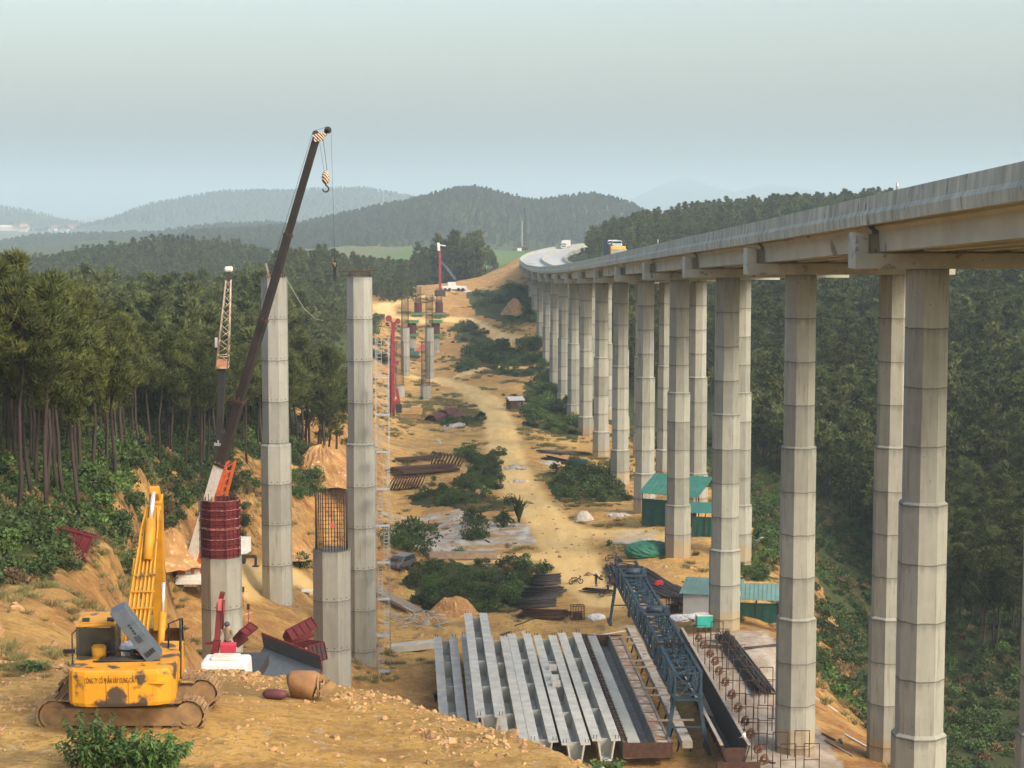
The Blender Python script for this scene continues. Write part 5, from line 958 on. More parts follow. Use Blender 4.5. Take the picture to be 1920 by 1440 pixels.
p = gp(1321, 1185); r = empty('generator_box', p, R(5), 'bright teal metal box on thin legs right of the gantry', 'box'); m = MB(); m.box((0, 0, 1.15), (1.75, 1.0, 1.2)); m.build('body', M_TEAL, r, bev=.05); m = MB()
for x in (-.7, 0, .7): m.bar((x, -.3, 0), (x, -.3, .55), .06); m.bar((x, .3, 0), (x, .3, .55), .06)
m.build('legs', M_RUST, r); MB().box((0, 0, 1.78), (1.8, 1.05, .06)).build('lid', M_WHITE, r)
p = gp(1236, 1107); m = MB(); m.box((0, 0, .45), (.9, .7, .9)); m.tube([(-.45, -.2, .6), (-.7, -.2, .6)], .1, 8); m.box((0, 0, .95), (.6, .5, .12)); tag(m.build('welding_set', M_REDB, loc=p, bev=.04), 'small red machine on the dark bars right of the gantry', 'machine')
p = gp(572, 1112, 140); m = MB(); m.box((0, 0, .2), (1.5, 1.2, .1)); [m.box((x, y, .0), (.1, .1, .4)) for x in (-.6, .6) for y in (-.5, .5)]; tag(m.build('white_board', M_WHITE, loc=p), 'flat white board on the ground between the piers', 'board')
p = on(at(628, 910, 228).x, 228); 
m = MB(); m.box((0, 0, 1.4), (2.9, 2.0, 2.6)); [m.box((0, 0, .3 + .5 * i), (3.0, 2.1, .06)) for i in range(5)]; tag(m.build('timber_stack', mat('brown_timber_stack', (.22, .14, .09), (.14, .09, .06), .9, 2), loc=(p.x, p.y, p.z)), 'brown timber stack behind the tallest piers with pale sacks on top', 'timber')
for i, (dx, dz, lb) in enumerate(((-.8, 3.0, 'pale sack lying left on the timber stack'), (.1, 3.0, 'pale sack lying centre on the timber stack'), (.9, 3.0, 'pale sack lying right on the timber stack'), (-.35, 3.65, 'pale sack lying on top of the other sacks'))):
    m = MB(); m.ball((0, 0, 0), (.5, .4, .38), n=12, m=8, jit=.08); tag(m.build('sack', mat('pale_sack', (.62, .52, .40), (.5, .4, .3), .9, 3), loc=(p.x + dx, p.y - .3, p.z + dz)), lb, 'sack')
# earth and stone heaps
def heap(px, py, w, h, lb, mt=M_EARTH, rocks=0, y0=62, name='earth_heap'):
    p = gp(px, py, y0); m = MB(); n, k = 40, 14
    for i in range(k + 1):
        for j in range(n):
            a = 2 * PI * j / n; t = i / k; rr = w * t * (1 + .25 * math.sin(a * 2 + px) * .6 + random.uniform(-.04, .04)); m.v.append((rr * math.cos(a), rr * .8 * math.sin(a), h * (.5 + .5 * math.cos(PI * min(1, t * .98 + .02))) ** .85 * (1 + .5 * float(fbm(np.array([rr * math.cos(a) / w * 2.2 + px]), np.array([rr * math.sin(a) / w * 2.2]), 5)[0])) + random.uniform(-.04, .04) * h - .5 * t * t))
    for i in range(k):
        for j in range(n): m.f.append([i * n + j, (i + 1) * n + j, (i + 1) * n + (j + 1) % n, i * n + (j + 1) % n]); m.m.append(0); m.sm.append(False)
    for i in range(rocks): a = random.uniform(0, 6.28); t = random.uniform(.1, 1); s = random.uniform(.12, .4); m.ball((w * t * math.cos(a), w * .8 * t * math.sin(a), h * (1 - t) * .9), (s, s * .8, s * .7), n=6, m=4, jit=.25)
    return tag(m.build(name, mt, loc=p), lb, 'heap')
heap(1095, 975, 1.8, 1.4, 'small grey sand heap on the open track junction', M_STONE); heap(850, 1150, 3.2, 1.9, 'ochre earth heap behind the leftmost girders'); heap(965, 590, 6, 5, 'reddish earth heap in the far bushes left of the viaduct'); heap(545, 1040, 3.5, 2.0, 'ochre earth heap behind the bar-cage pier', y0=140); heap(320, 1050, 4.5, 2.6, 'orange earth mound behind the excavator boom', y0=150); heap(605, 905, 5, 4.5, 'tall ochre earth heap behind the timber stack', y0=200)
for px, py, w, h, n, lb in ((965, 880, 2, .6, 30, 'pale stones scattered on the road edge, upper heap'), (972, 905, 1.6, .5, 26, 'pale stones scattered on the road edge, lower heap'), (1160, 970, 2.2, .4, 40, 'grey stones round the foot of the sixth column'), (1430, 1020, 2, .8, 40, 'white rubble beside the green strip right of the columns'), (860, 800, 3.5, .8, 40, 'pale boulders in front of the small far bushes'), (1030, 870, 2.2, .5, 20, 'white sacks of rubble near the tiny green hut'), (820, 830, 1.2, .8, 10, 'small white block heap left of the road'), (850, 545, 7, 2.0, 40, 'white drilling spoil heap at the far crane')):
    heap(px, py, w, h, lb, M_STONE, n, name='stone_heap')
rs = random.Random(77)
for i in range(46):
    if i < 22: x, y = rs.uniform(-9, 3), rs.uniform(192, 300)
    elif i < 34: x, y = rs.uniform(10, 24), rs.uniform(193, 240)
    else: x, y = rs.uniform(20.5, 30), rs.uniform(150, 178)
    a = rs.uniform(0, PI); L = rs.uniform(1.2, 4.5); d = V((math.cos(a), math.sin(a), 0)) * L / 2; w = rs.uniform(.12, .3); m = MB(); m.bar(-d + V((0, 0, Hgt(x - d.x, y - d.y))), d + V((0, 0, Hgt(x + d.x, y + d.y))), w, .1)
    tag(m.build('scrap_plank', (M_TIMBER, M_RUST, M_DARK, M_BED)[i % 4], loc=(x, y, .06)), 'short loose plank or bar lying flat on the earth of the works', 'plank', 'loose planks and bars')
# vehicles and machines
def motorbike(p, rz, lb):
    r = empty('motorbike', p, rz, lb, 'motorbike', 'motorbikes on the track')
    for x in (-.62, .62):
        m = MB(); m.tube([(x + .27 * math.cos(q), 0, .3 + .27 * math.sin(q)) for q in np.linspace(0, 2 * PI, 17)], .055, 6, cap=False); [m.tube([(x, 0, .3), (x + .25 * math.cos(q), 0, .3 + .25 * math.sin(q))], .012, 4) for q in (0, 1.05, 2.1, 3.14, 4.2, 5.2)]; m.build('wheel', M_BLACK, r)
    m = MB(); m.bar((-.62, 0, .3), (-.1, 0, .45), .1); m.bar((-.1, 0, .4), (.5, 0, .75), .12, .16); m.bar((.62, 0, .3), (.45, 0, .95), .07); m.box((0, 0, .42), (.4, .22, .3)); m.bar((.45, -.33, 1.0), (.45, .33, 1.0), .04); m.box((.55, 0, .85), (.14, .2, .2)); m.build('frame', M_DARK, r, bev=.01)
    m = MB(); m.box((-.25, 0, .74), (.75, .24, .12)); m.build('seat', M_BLACK, r, bev=.03)
m1 = gp(1080, 1098); motorbike(m1, R(20), 'pale motorbike parked alone left of the pointing worker'); m2 = gp(1148, 1052); motorbike(m2, R(10), 'dark motorbike parked at the far end of the gantry'); m3 = gp(1138, 1122); motorbike(m3, R(200), 'dark motorbike with a rider sitting beside the gantry leg'); m4 = gp(1312, 1140); motorbike(m4, R(80), 'dark motorbike leaning by the tin hut wall')
g_ = None
person(gp(1118, 1102), R(120), 'worker in dark clothes and white helmet pointing left on the open track', M_CLOTHD, M_CLOTHD, (.75, .73, .7), 'point'); person(gp(1144, 1106), R(150), 'worker in dark clothes standing next to the seated rider', M_CLOTHD, M_CLOTHD, None); q = gp(1140, 1121); person(q + V((0, 0, .08)), R(110), 'person in dark clothes sitting on a motorbike near the gantry leg', M_CLOTHD, M_CLOTHD, None, 'sit')
person(V((15.9, 192.3, Hgt(15.9, 192.3))), R(200), 'worker in white shirt at the far end of the black mould', M_CLOTHW, M_CLOTHD, None, 'work'); person(V((16.6, 192.0, Hgt(16.6, 192))), R(170), 'worker in dark jacket at the far end of the black mould', M_CLOTHD, M_CLOTHD, None)
person(V((18.6, 150.6, ZY + .9)), R(60), 'worker in white shirt at the near corner of the black mould', M_CLOTHW, M_CLOTHD, None, 'work'); person(V((14.05, 157.5, Hgt(14, 157.5))), R(190), 'worker in blue shirt under the near end of the gantry', M_CLOTHBL, M_CLOTHD, None, 'work')
pp = gp(1232, 965); person(pp, R(90), 'worker standing by the foot of the sixth column near the green shed', M_CLOTHD, M_CLOTHD, None)
def stake(px, py, y0, lb):
    p = gp(px, py, y0); r = empty('marker_stake', p, 0, lb, 'stake', 'marker stakes on the slope'); m = MB(); m.tube([(0, 0, -.2), (0, 0, 1.5)], .04, 5); m.build('post', M_REDB, r); m = MB(); m.box((0, 0, 1.7), (.25, .2, .5)); m.build('lamp_head', M_DARK, r); m = MB(); m.bar((-.35, 0, 1.0), (.35, 0, 1.2), .06); m.build('band', M_WHITE, r)
stake(456, 1140, 130, 'red and white marker stake just right of the formwork pier, upper one'); stake(466, 1175, 120, 'red and white marker stake just right of the formwork pier, lower one')
def car():
    p = gp(752, 1066); r = empty('parked_car', p, R(62), 'dark grey car parked half behind a bush, seen from the rear', 'car'); m = MB(); pr = [(-2.2, .35), (2.25, .35), (2.3, .8), (1.2, 1.0), (.55, 1.62), (-1.5, 1.68), (-2.1, 1.05), (-2.3, .95)]
    m.sweep(pr, (0, .88, 0), (0, -.88, 0)); M_CAR = mat('dark_grey_car_paint', (.09, .085, .085), (.07, .065, .065), .35, 1, spec=.6); m.build('body', M_CAR, r, bev=.1); m = MB(); m.sweep([(.95, 1.05), (.5, 1.55), (-1.45, 1.6), (-1.95, 1.08)], (0, .895, 0), (0, -.895, 0)); m.box((-1.84, 0, 1.36), (.05, 1.35, .42)); m.build('window', M_GLASS, r)
    for x in (-1.4, 1.4):
        for s in (-1, 1): MB().tube([(x, s * .68, .34), (x, s * .92, .34)], .34, 16).build('wheel', M_BLACK, r)
    for s in (-1, 1): MB().box((-2.26, s * .68, .95), (.08, .3, .2)).build('tail_light', M_REDB, r)
car()
def truck(Y, s_off, lb, cabm, loadm, car_carrier=True):
    p, a, t = frame(Y); o = p + a * s_off + V((0, 0, 3.0)); r = empty('truck', o, math.atan2(-t.x, t.y), lb, 'truck')   # local -y faces the camera
    m = MB(); m.box((0, -1.0, 1.75), (2.5, 2.1, 2.7)); cb = m.build('cab', cabm, r, bev=.14); MB().box((0, -2.06, 2.15), (2.2, .06, .95)).build('windscreen', mat('pale_windscreen', (.30, .31, .31), (.16, .17, .17), .2, 1, spec=.6), cb); MB().box((0, -2.07, 1.1), (2.1, .06, .5)).build('grille', M_GREY, cb)
    for s in (-1, 1): MB().box((s * 1.05, -2.08, .8), (.35, .08, .22)).build('headlight', M_WHITE, cb); MB().box((s * 1.42, -1.9, 2.1), (.14, .12, .6)).build('mirror', M_BLACK, cb)
    m = MB(); m.box((0, 6, .9), (2.4, 12, .35)); m.build('chassis', M_DARK, r)
    for y in (-1.1, 2.2, 8.2, 9.5):
        for s in (-1, 1): MB().tube([(s * .85, y, .5), (s * 1.2, y, .5)], .5, 14).build('wheel', M_BLACK, r)
    if car_carrier:
        m = MB(); [m.bar((s * 1.2, y, 1.0), (s * 1.2, y, 3.7), .12) for s in (-1, 1) for y in (.4, 3.5, 7, 11.5)]; [m.bar((s * 1.2, .4, z), (s * 1.2, 11.5, z), .14) for s in (-1, 1) for z in (1.1, 2.45, 3.7)]; m.box((0, 6, 2.42), (2.4, 11.2, .1)); [m.box((s * 1.22, 6, 2.2), (.06, 11, 2.3)) for s in (-1, 1)]; m.build('carrier_frame', mat('navy_blue_paint', (.03, .045, .10), (.025, .035, .07), .5, 3), r)
        return o, math.atan2(-t.x, t.y)
    m = MB(); m.box((0, 6.2, 2.4), (2.5, 11.4, 2.9)); m.build('cargo_box', loadm, r, bev=.05)
o, rz = truck(322, 4.2, 'yellow-cab car transporter truck driving toward the camera on the viaduct', mat('cab_yellow', (.75, .38, .05), None, .4), None)
for k, (y, lb, mt_) in enumerate(((1.9, 'silver car on the front upper deck of the transporter', mat('silver_car_paint', (.36, .40, .44), None, .3, spec=.6)), (6.6, 'white car on the rear upper deck of the transporter', M_WHITE))):
    q = V(o) + Matrix.Rotation(rz, 3, 'Z') @ V((-.2 * k, y, 2.48)); r = empty('transported_car', q, rz, lb, 'car'); m = MB(); m.sweep([(-2.1, .3), (2.1, .3), (2.15, .8), (1.1, .95), (.4, 1.5), (-1.3, 1.5), (-2.1, .95)], (.86, 0, 0), (-.86, 0, 0)) if False else None
    pr = [(-2.1, .3), (2.1, .3), (2.15, .8), (1.3, 1.0), (.5, 1.5), (-1.1, 1.5), (-1.7, .95), (-2.15, .85)]; vs = [(s, a, b) for s in (-.86, .86) for a, b in pr]; n = len(pr); m.add(vs, [tuple(range(n)), tuple(range(n, 2 * n))[::-1]] + [(i, n + i, n + (i + 1) % n, (i + 1) % n) for i in range(n)]); m.build('body', mt_, r, bev=.12); MB().box((0, -1.38, 1.22), (1.5, .5, .3)).build('windscreen', M_GLASS, r)
    for y in (-1.3, 1.3):
        for s in (-1, 1): MB().tube([(s * .65, y, .32), (s * .88, y, .32)], .32, 12).build('wheel', M_BLACK, r)
truck(880, 4.4, 'small white box truck far away on the curve of the viaduct', M_WHITE, M_WHITE, False)
def drill_rig():
    p = gp(752, 787); Y = p.y; r = empty('drilling_rig', p, 0, 'tall red rotary drilling rig with yellow crawler base beside the stub piers', 'drilling rig'); L = lambda px, py: at(px, py, Y) - p
    for s in (-1, 1): m = MB(); m.box((2, s * 1.3, .5), (5, .8, .95)); m.build('track', M_MUD, r, bev=.2)
    m = MB(); m.box((2.2, 0, 1.7), (5.2, 3, 1.2)); m.box((3.4, 0, 2.5), (2.2, 2.6, .7)); m.build('body', mat('ochre_machine_paint', (.50, .30, .10), (.34, .21, .09), .6, 1), r, bev=.1); MB().box((-.4, -1, 2.5), (1.3, 1.4, 1.9)).build('cab', M_BLACK, r, bev=.1)
    m = MB(); b = L(737, 780); t = L(737, 607); m.bar(b, t, .72, .72); m.bar(L(737, 608), L(729, 597), .45); m.bar(L(737, 608), L(746, 602), .6); m.tube([L(729, 597) + V((0, -.4, 0)), L(729, 597) + V((0, .4, 0))], .7, 12); m.tube([L(746, 602) + V((0, -.4, 0)), L(746, 602) + V((0, .4, 0))], .6, 12); m.bar(L(738, 678), L(748, 680), .7, .7); mm = m.build('mast', M_REDM, r); k = MB(); k.tube([b + V((-.8, -.3, 0)), L(735.5, 625)], .35, 8); k.build('kelly_bar', mat('deep_red_bar', (.16, .02, .03), None, .5), mm); m = MB(); [m.box(b.lerp(t, .1 + .09 * i) + V((.1, -.52, 0)), (.35, .06, .5)) for i in range(9)]; m.build('mast_panel', M_REDB, mm)
    m = MB(); m.bar(L(742, 762), L(747, 750), 1.2, 1.2); m.bar(L(750, 770), L(743, 730), .35); m.bar(L(752, 768), L(745, 728), .3); m.build('back_stay', M_REDM, r)
drill_rig()
def far_machine():
    p = gp(775, 672, 500); r = empty('small_excavator', p, R(20), 'far dark green and red excavator working behind the half-built piers', 'excavator'); m = MB(); [m.box((0, s * 1.1, .4), (3.8, .6, .8)) for s in (-1, 1)]; m.build('tracks', M_BLACK, r, bev=.15); m = MB(); m.box((0, 0, 1.5), (3, 2.5, 1.2)); m.box((-.6, -.6, 2.5), (1.3, 1.1, 1.5)); m.build('body', mat('bottle_green_paint', (.04, .10, .08), None, .5), r, bev=.1); m = MB(); m.bar((1.2, .3, 2), (3.6, .5, 3.9), .6, .8); m.bar((3.6, .5, 3.9), (5.2, .6, 1.8), .4, .5); m.build('arm', mat('salmon_red_paint', (.55, .10, .07), None, .5), r)
far_machine()
def far_crane():
    p = gp(852, 546, 560); Y = p.y; L = lambda px, py: at(px, py, Y) - p; r = empty('pump_crane', p, 0, 'far white crane with angled grey boom beside a tall red mast', 'crane'); m = MB(); m.box((0, 0, 1.2), (9, 3, 1.2)); m.box((-1, 0, 2.5), (3, 2.6, 1.6)); m.build('carrier', M_WHITE, r, bev=.1)
    for x in (-3.4, -1.8, 1.6, 3.2): MB().tube([(x, -1.7, .6), (x, 1.7, .6)], .6, 12).build('wheels', M_BLACK, r)
    m = MB(); m.bar(L(854, 524), L(836, 500), .9); m.bar(L(836, 500), L(826, 490), .6); m.build('boom', M_GREY, r)
    p2 = gp(825, 556, 560); Y2 = p2.y; L = lambda px, py: at(px, py, Y2) - p2; r = empty('red_mast', p2, 0, 'tall thin red drilling mast standing on the far hillside', 'mast'); MB().bar(L(825, 556), L(825, 470), .8, .8).build('mast', M_REDM, r); m = MB(); m.bar(L(823, 470), L(822, 455), .9); m.bar(L(822, 459), L(836, 461), .4); m.build('mast_head', M_WHITE, r); MB().box((0, .5, 1.2), (4, 3, 2.2)).build('base', M_DARK, r, bev=.1)
    p3 = gp(982, 471, 700); Y3 = p3.y; L = lambda px, py: at(px, py, Y3) - p3; r = empty('crawler_crane', p3, 0, 'far dark lattice crawler crane on the hill left of the viaduct curve', 'crane'); m = MB()
    a, b = L(985, 466), L(983.5, 390)
    for s in ((-1, -1), (1, -1), (1, 1), (-1, 1)): m.bar(a + V((s[0], s[1], 0)), b + V((s[0] * .3, s[1] * .3, 0)), .5)
    for i in range(12): t = i / 12; w = 1 - .7 * t; m.bar(a.lerp(b, t) + V((-w, -w, 0)), a.lerp(b, t + 1 / 12) + V((w, -w, 0)), .4)
    m.build('lattice_boom', M_DARK, r); MB().box((.6, 0, 1.6), (5, 4, 2.4)).build('body', M_DARK, r, bev=.1); MB().bar(L(979, 470), L(979, 415), .6).build('pile_tube', M_GALV, r); MB().box((-3, -1, 1), (3, 2.5, 2)).build('cab', M_WHITE, r, bev=.1)
far_crane()
# ------------------------------------------------------------------ vegetation
def blades(rng, cen, dirs, L, Wd, flat=.0):
    """one thin triangle per needle tuft, standing out along its direction"""
    n = len(cen); d = dirs / (np.linalg.norm(dirs, axis=1, keepdims=True) + 1e-9); o = rng.normal(size=(n, 3)); x = np.cross(d, o); x /= np.linalg.norm(x, axis=1, keepdims=True) + 1e-9
    L = L * rng.uniform(.6, 1.3, (n, 1)); W_ = Wd * rng.uniform(.7, 1.3, (n, 1)); b = cen - d * L * .35; v = np.stack([b - x * W_, b + x * W_, b + d * L], 1).reshape(-1, 3)
    return v, np.arange(3 * n).reshape(-1, 3)
def pine_mesh(seed, H, ncl, per, L, Wd, base=.45, spread=2.3):
    rng = np.random.default_rng(seed); t = rng.uniform(0, 1, ncl) ** .85; ang = rng.uniform(0, 2 * PI, ncl); prof = spread * np.sin(np.clip(t * .80 + .20, 0, 1) * PI) ** .8 + .25
    rad = prof * rng.uniform(.35, 1.05, ncl); lop = 1 + .35 * np.cos(ang - rng.uniform(0, 6.28)); rad = rad * lop; z = H * (base + (1 - base) * t) - .12 * rad + rng.normal(0, .25, ncl); z = np.minimum(z, H - .2 * rad)
    bx = rng.normal(0, .35); by = rng.normal(0, .35); bend = (z / H) ** 2; c = np.stack([rad * np.cos(ang) + bx * bend, rad * np.sin(ang) + by * bend, z], 1)
    cs = rng.uniform(.55, 1.05, ncl); cen = np.repeat(c, per, 0); k = len(cen); q = rng.normal(size=(k, 3)); q /= np.linalg.norm(q, axis=1, keepdims=True); s = np.repeat(cs, per)[:, None] * rng.uniform(.45, 1, (k, 1)); off = q * s * np.array([1, 1, .62]); off[:, 2] += .1
    dirs = off + np.array([0, 0, .45]) + np.repeat(np.stack([np.cos(ang), np.sin(ang), 0 * ang], 1), per, 0) * .25 + rng.normal(0, .25, (k, 3))
    v, f = blades(rng, cen + off, dirs, L, Wd); tr = MB(); P = [(bx * (i / 6) ** 2 * .9 + .1 * math.sin(i * 1.7 + seed), by * (i / 6) ** 2 * .9 + .1 * math.cos(i * 2.1 + seed), H * .97 * i / 6 - (.6 if i == 0 else 0)) for i in range(7)]
    tr.tube(P, [.17, .145, .13, .115, .09, .06, .02], 6)
    for i in rng.permutation(ncl)[:max(8, ncl // 4)]:
        z0 = max(c[i][2] - .9 - rad[i] * .3, H * .35); u = (z0 / H) ** 2; tr.tube([(bx * u, by * u, z0), tuple(c[i] * .6 + np.array([bx * u, by * u, z0]) * .4 + np.array([0, 0, .15])), tuple(c[i])], [.05, .035, .015], 4, cap=False)
    for i in range(7): z0 = H * (.18 + .05 * i); a = rng.uniform(0, 6.28); l = rng.uniform(.4, 1.1); tr.tube([(bx * (z0 / H) ** 2, by * (z0 / H) ** 2, z0), (math.cos(a) * l, math.sin(a) * l, z0 + rng.uniform(-.1, .3))], [.03, .01], 3, cap=False)
    return v, f, tr
def tri_mesh(name, v, f, m): return np_mesh(name, v, f, [m])
def mb_mesh(m, name, mt):
    me = bpy.data.meshes.new(name); me.from_pydata(m.v, [], m.f); me.materials.append(mt); me.polygons.foreach_set('use_smooth', m.sm); me.update(); return me
def joined(name, v, f, tr, mats):
    n = len(v); q = [tuple(a) for a in v]; me = bpy.data.meshes.new(name); me.from_pydata(q + tr.v, [], [tuple(a) for a in f] + [[n + i for i in g] for g in tr.f]); [me.materials.append(m) for m in mats]; me.polygons.foreach_set('material_index', [0] * len(f) + [1] * len(tr.f)); me.update(); return me
PINES = []
for i in range(7):
    v, f, tr = pine_mesh(100 + i, 12.5 + .45 * i, 58, 85, .46, .055, .52 + .03 * (i % 4), 1.95 + .14 * (i % 3)); PINES.append((mb_mesh(tr, 'pine_trunk', M_BARK), tri_mesh('pine_crown', v, f, M_LEAFP)))
def shrub_mesh(seed, n, R_, H, leaf, mt, stems=7):
    rng = np.random.default_rng(seed); ncl = 16; ca = rng.uniform(0, 6.28, ncl); cr = R_ * np.sqrt(rng.uniform(0, 1, ncl)) * .8; cc = np.stack([cr * np.cos(ca), cr * np.sin(ca), H * rng.uniform(.25, .85, ncl) * (1 - .45 * cr / R_)], 1); cs = R_ * rng.uniform(.28, .5, ncl)
    k = rng.integers(0, ncl, n); q = rng.normal(size=(n, 3)); q /= np.linalg.norm(q, axis=1, keepdims=True); s = cs[k][:, None] * rng.uniform(.5, 1.05, (n, 1)); cen = cc[k] + q * s * np.array([1, 1, .8]); cen[:, 2] = np.maximum(cen[:, 2], .03)
    d = q + np.array([0, 0, .3]) + rng.normal(0, .5, (n, 3)); d /= np.linalg.norm(d, axis=1, keepdims=True); x = np.cross(d, rng.normal(size=(n, 3))); x /= np.linalg.norm(x, axis=1, keepdims=True); l = leaf * rng.uniform(.6, 1.3, (n, 1))
    v = np.stack([cen - d * l * .5, cen + x * l * .28, cen + d * l * .6, cen - x * l * .28], 1).reshape(-1, 3); f = np.arange(4 * n).reshape(-1, 4); tr = MB()
    for i in range(stems): p = cc[i % ncl]; tr.tube([(p[0] * .1, p[1] * .1, -.3), tuple(p * .55 + np.array([0, 0, .1])), tuple(p)], [.05, .035, .015], 4, cap=False)
    return v, f, tr
SHRUBS = []
for i in range(6):
    v, f, tr = shrub_mesh(300 + i, 1500, 1.3 + .15 * (i % 3), 1.7 + .35 * (i % 2), .19, None); SHRUBS.append((mb_mesh(tr, 'shrub_stem', M_BARK), np_mesh('shrub_leaves', v, f, [M_LEAFB if i in (1, 4) else M_LEAFS])))
PROTO = {}
def proto(kind, meshes):
    c = bpy.data.collections.new(kind + '_shapes')
    for i, me in enumerate(meshes): c.objects.link(bpy.data.objects.new('%s_%02d' % (kind, i), me))
    PROTO[kind] = c
def scatter(name, P, rz, sc, idx, kind, label=None, tilt=None):
    P = np.asarray(P, np.float32); me = bpy.data.meshes.new(name); me.vertices.add(len(P)); me.vertices.foreach_set('co', P.ravel()); rot = np.zeros((len(P), 3), np.float32); rot[:, 2] = rz
    if tilt is not None: rot[:, :2] = tilt
    for nm, ty, d, key in (('turn', 'FLOAT_VECTOR', rot, 'vector'), ('size', 'FLOAT', np.asarray(sc, np.float32), 'value'), ('pick', 'INT', np.asarray(idx, np.int32), 'value')): a = me.attributes.new(nm, ty, 'POINT'); a.data.foreach_set(key, d.ravel())
    ng = bpy.data.node_groups.new(name, 'GeometryNodeTree'); ng.interface.new_socket('Geometry', in_out='INPUT', socket_type='NodeSocketGeometry'); ng.interface.new_socket('Geometry', in_out='OUTPUT', socket_type='NodeSocketGeometry'); n = ng.nodes; l = ng.links
    gi = n.new('NodeGroupInput'); go = n.new('NodeGroupOutput'); ip = n.new('GeometryNodeInstanceOnPoints'); ci = n.new('GeometryNodeCollectionInfo'); ci.inputs[0].default_value = PROTO[kind]; ci.inputs[1].default_value = True; ci.inputs[2].default_value = True
    def na(nm, ty): q = n.new('GeometryNodeInputNamedAttribute'); q.data_type = ty; q.inputs[0].default_value = nm; return next(o for o in q.outputs if o.enabled and o.name == 'Attribute')
    er = n.new('FunctionNodeEulerToRotation'); l.new(na('turn', 'FLOAT_VECTOR'), er.inputs[0]); l.new(gi.outputs[0], ip.inputs['Points']); l.new(ci.outputs[0], ip.inputs['Instance']); ip.inputs['Pick Instance'].default_value = True; l.new(na('pick', 'INT'), ip.inputs['Instance Index']); l.new(er.outputs[0], ip.inputs['Rotation']); l.new(na('size', 'FLOAT'), ip.inputs['Scale']); l.new(ip.outputs[0], go.inputs[0])
    o = obj(name, me, kind='stuff'); md = o.modifiers.new('scatter', 'NODES'); md.node_group = ng
    if label: o['label'] = label
    return o
lows = []
for i in range(6): v, f, tr = pine_mesh(500 + i, 12 + .5 * i, 30, 34, .85, .16, .36, 2.3); lows.append(joined('far_pine_%d' % i, v, f, tr, [M_LEAFF, M_BARK]))
for i in range(3): v, f, tr = pine_mesh(560 + i, 9.0 + i, 40, 40, .75, .24, .08, 3.0); lows.append(joined('far_round_tree_%d' % i, v, f, tr, [M_LEAFF, M_BARK]))
proto('pine', lows); ls = []
for i in range(6): v, f, tr = shrub_mesh(700 + i, 420, 1.2, 1.2 + .5 * (i % 3), .30, None, 3); ls.append(joined('low_shrub_%d' % i, v, f, tr, [M_LEAFB if i == 2 else M_DRY if i == 3 else M_LEAFS, M_BARK]))
proto('shrub', ls); rk = []
M_ROCK = mat('ochre_broken_rock', (.42, .265, .12), (.29, .175, .075), .95, 2, rnd=.25, c3=(.50, .39, .25), th=.64)
for i in range(5): m = MB(); m.ball((0, 0, 0), (1, .8, .62), n=7, m=4, jit=.28); rk.append(mb_mesh(m, 'rock_%d' % i, M_ROCK)); rk[-1].polygons.foreach_set('use_smooth', [False] * len(rk[-1].polygons))
proto('rock', rk)
def pxx(x, y): return x / y * F / 1.0 + 960
def jitter_grid(x0, x1, y0, y1, s, rng):
    gx, gy = np.meshgrid(np.arange(x0, x1, s), np.arange(y0, y1, s)); g = np.stack([gx.ravel(), gy.ravel()], 1) + rng.uniform(-.42 * s, .42 * s, (gx.size, 2)); return g[:, 0], g[:, 1]
# the 300 pines that show largest: each a thing with trunk and crown
def place_pines():
    rng = np.random.default_rng(5); x, y = jitter_grid(-75, -8, 84, 330, 3.5, rng); px = pxx(x, y); c = corridor(x, y); ok = (c < -2.0 - rng.uniform(0, 2.5, len(x))) & (px > -60) & (px < 640) & (x < 0) & (y > 92 - px * .02); ok &= ~((px > 95) & (px < 200) & (y < 102)) & ~((px > 215) & (px < 330) & (y < 135))
    x, y = x[ok], y[ok]; o = np.argsort(y * rng.uniform(.92, 1.08, len(y)))[:205]; L = np.stack([x[o], y[o]], 1); rest_l = np.stack([np.delete(x, o), np.delete(y, o)], 1)
    x, y = jitter_grid(36, 130, 215, 400, 4.6, rng); px = pxx(x, y); c = corridor(x, y); ok = (c < -14) & (px > 1395) & (px < 2010) & (y > 330 - (px - 1540) * .28) & (y > 222); x, y = x[ok], y[ok]; o = np.argsort(y * rng.uniform(.93, 1.07, len(y)))[:92]; Rr = np.stack([x[o], y[o]], 1); rest_r = np.stack([np.delete(x, o), np.delete(y, o)], 1)
    for A, lb, gr in ((L, 'slender pine with a bare dark trunk in the wood on the left slope', 'pines of the left slope'), (Rr, 'bushy dark pine in the hollow beyond the right-hand columns', 'pines of the right hollow')):
        z = heights(A[:, 0], A[:, 1])
        for (x, y), zz in zip(A, z):
            k = int(rng.integers(0, len(PINES))); s = float(rng.uniform(.78, 1.02)) * (1 if lb[0] == 's' else 1.08)
            if x < 0: yl = np.interp(x / y * F + 960, [-60, 15, 60, 110, 150, 200, 250, 300, 640], [440, 470, 505, 525, 542, 570, 592, 602, 640]); s = min(s, (-(yl - 395) / F * y - zz) / (12.5 + .45 * k) * float(rng.uniform(.86, 1.0)))
            if s < .5: continue
            r = empty('pine_tree', (x, y, zz - .1), float(rng.uniform(0, 6.28)), lb, 'pine', gr, s); r.rotation_euler.x = float(rng.normal(0, .045)); r.rotation_euler.y = float(rng.normal(0, .045)); obj('trunk', PINES[k][0], r); obj('crown', PINES[k][1], r)
    return np.concatenate([rest_l, rest_r])
rest = place_pines()
rng = np.random.default_rng(8)
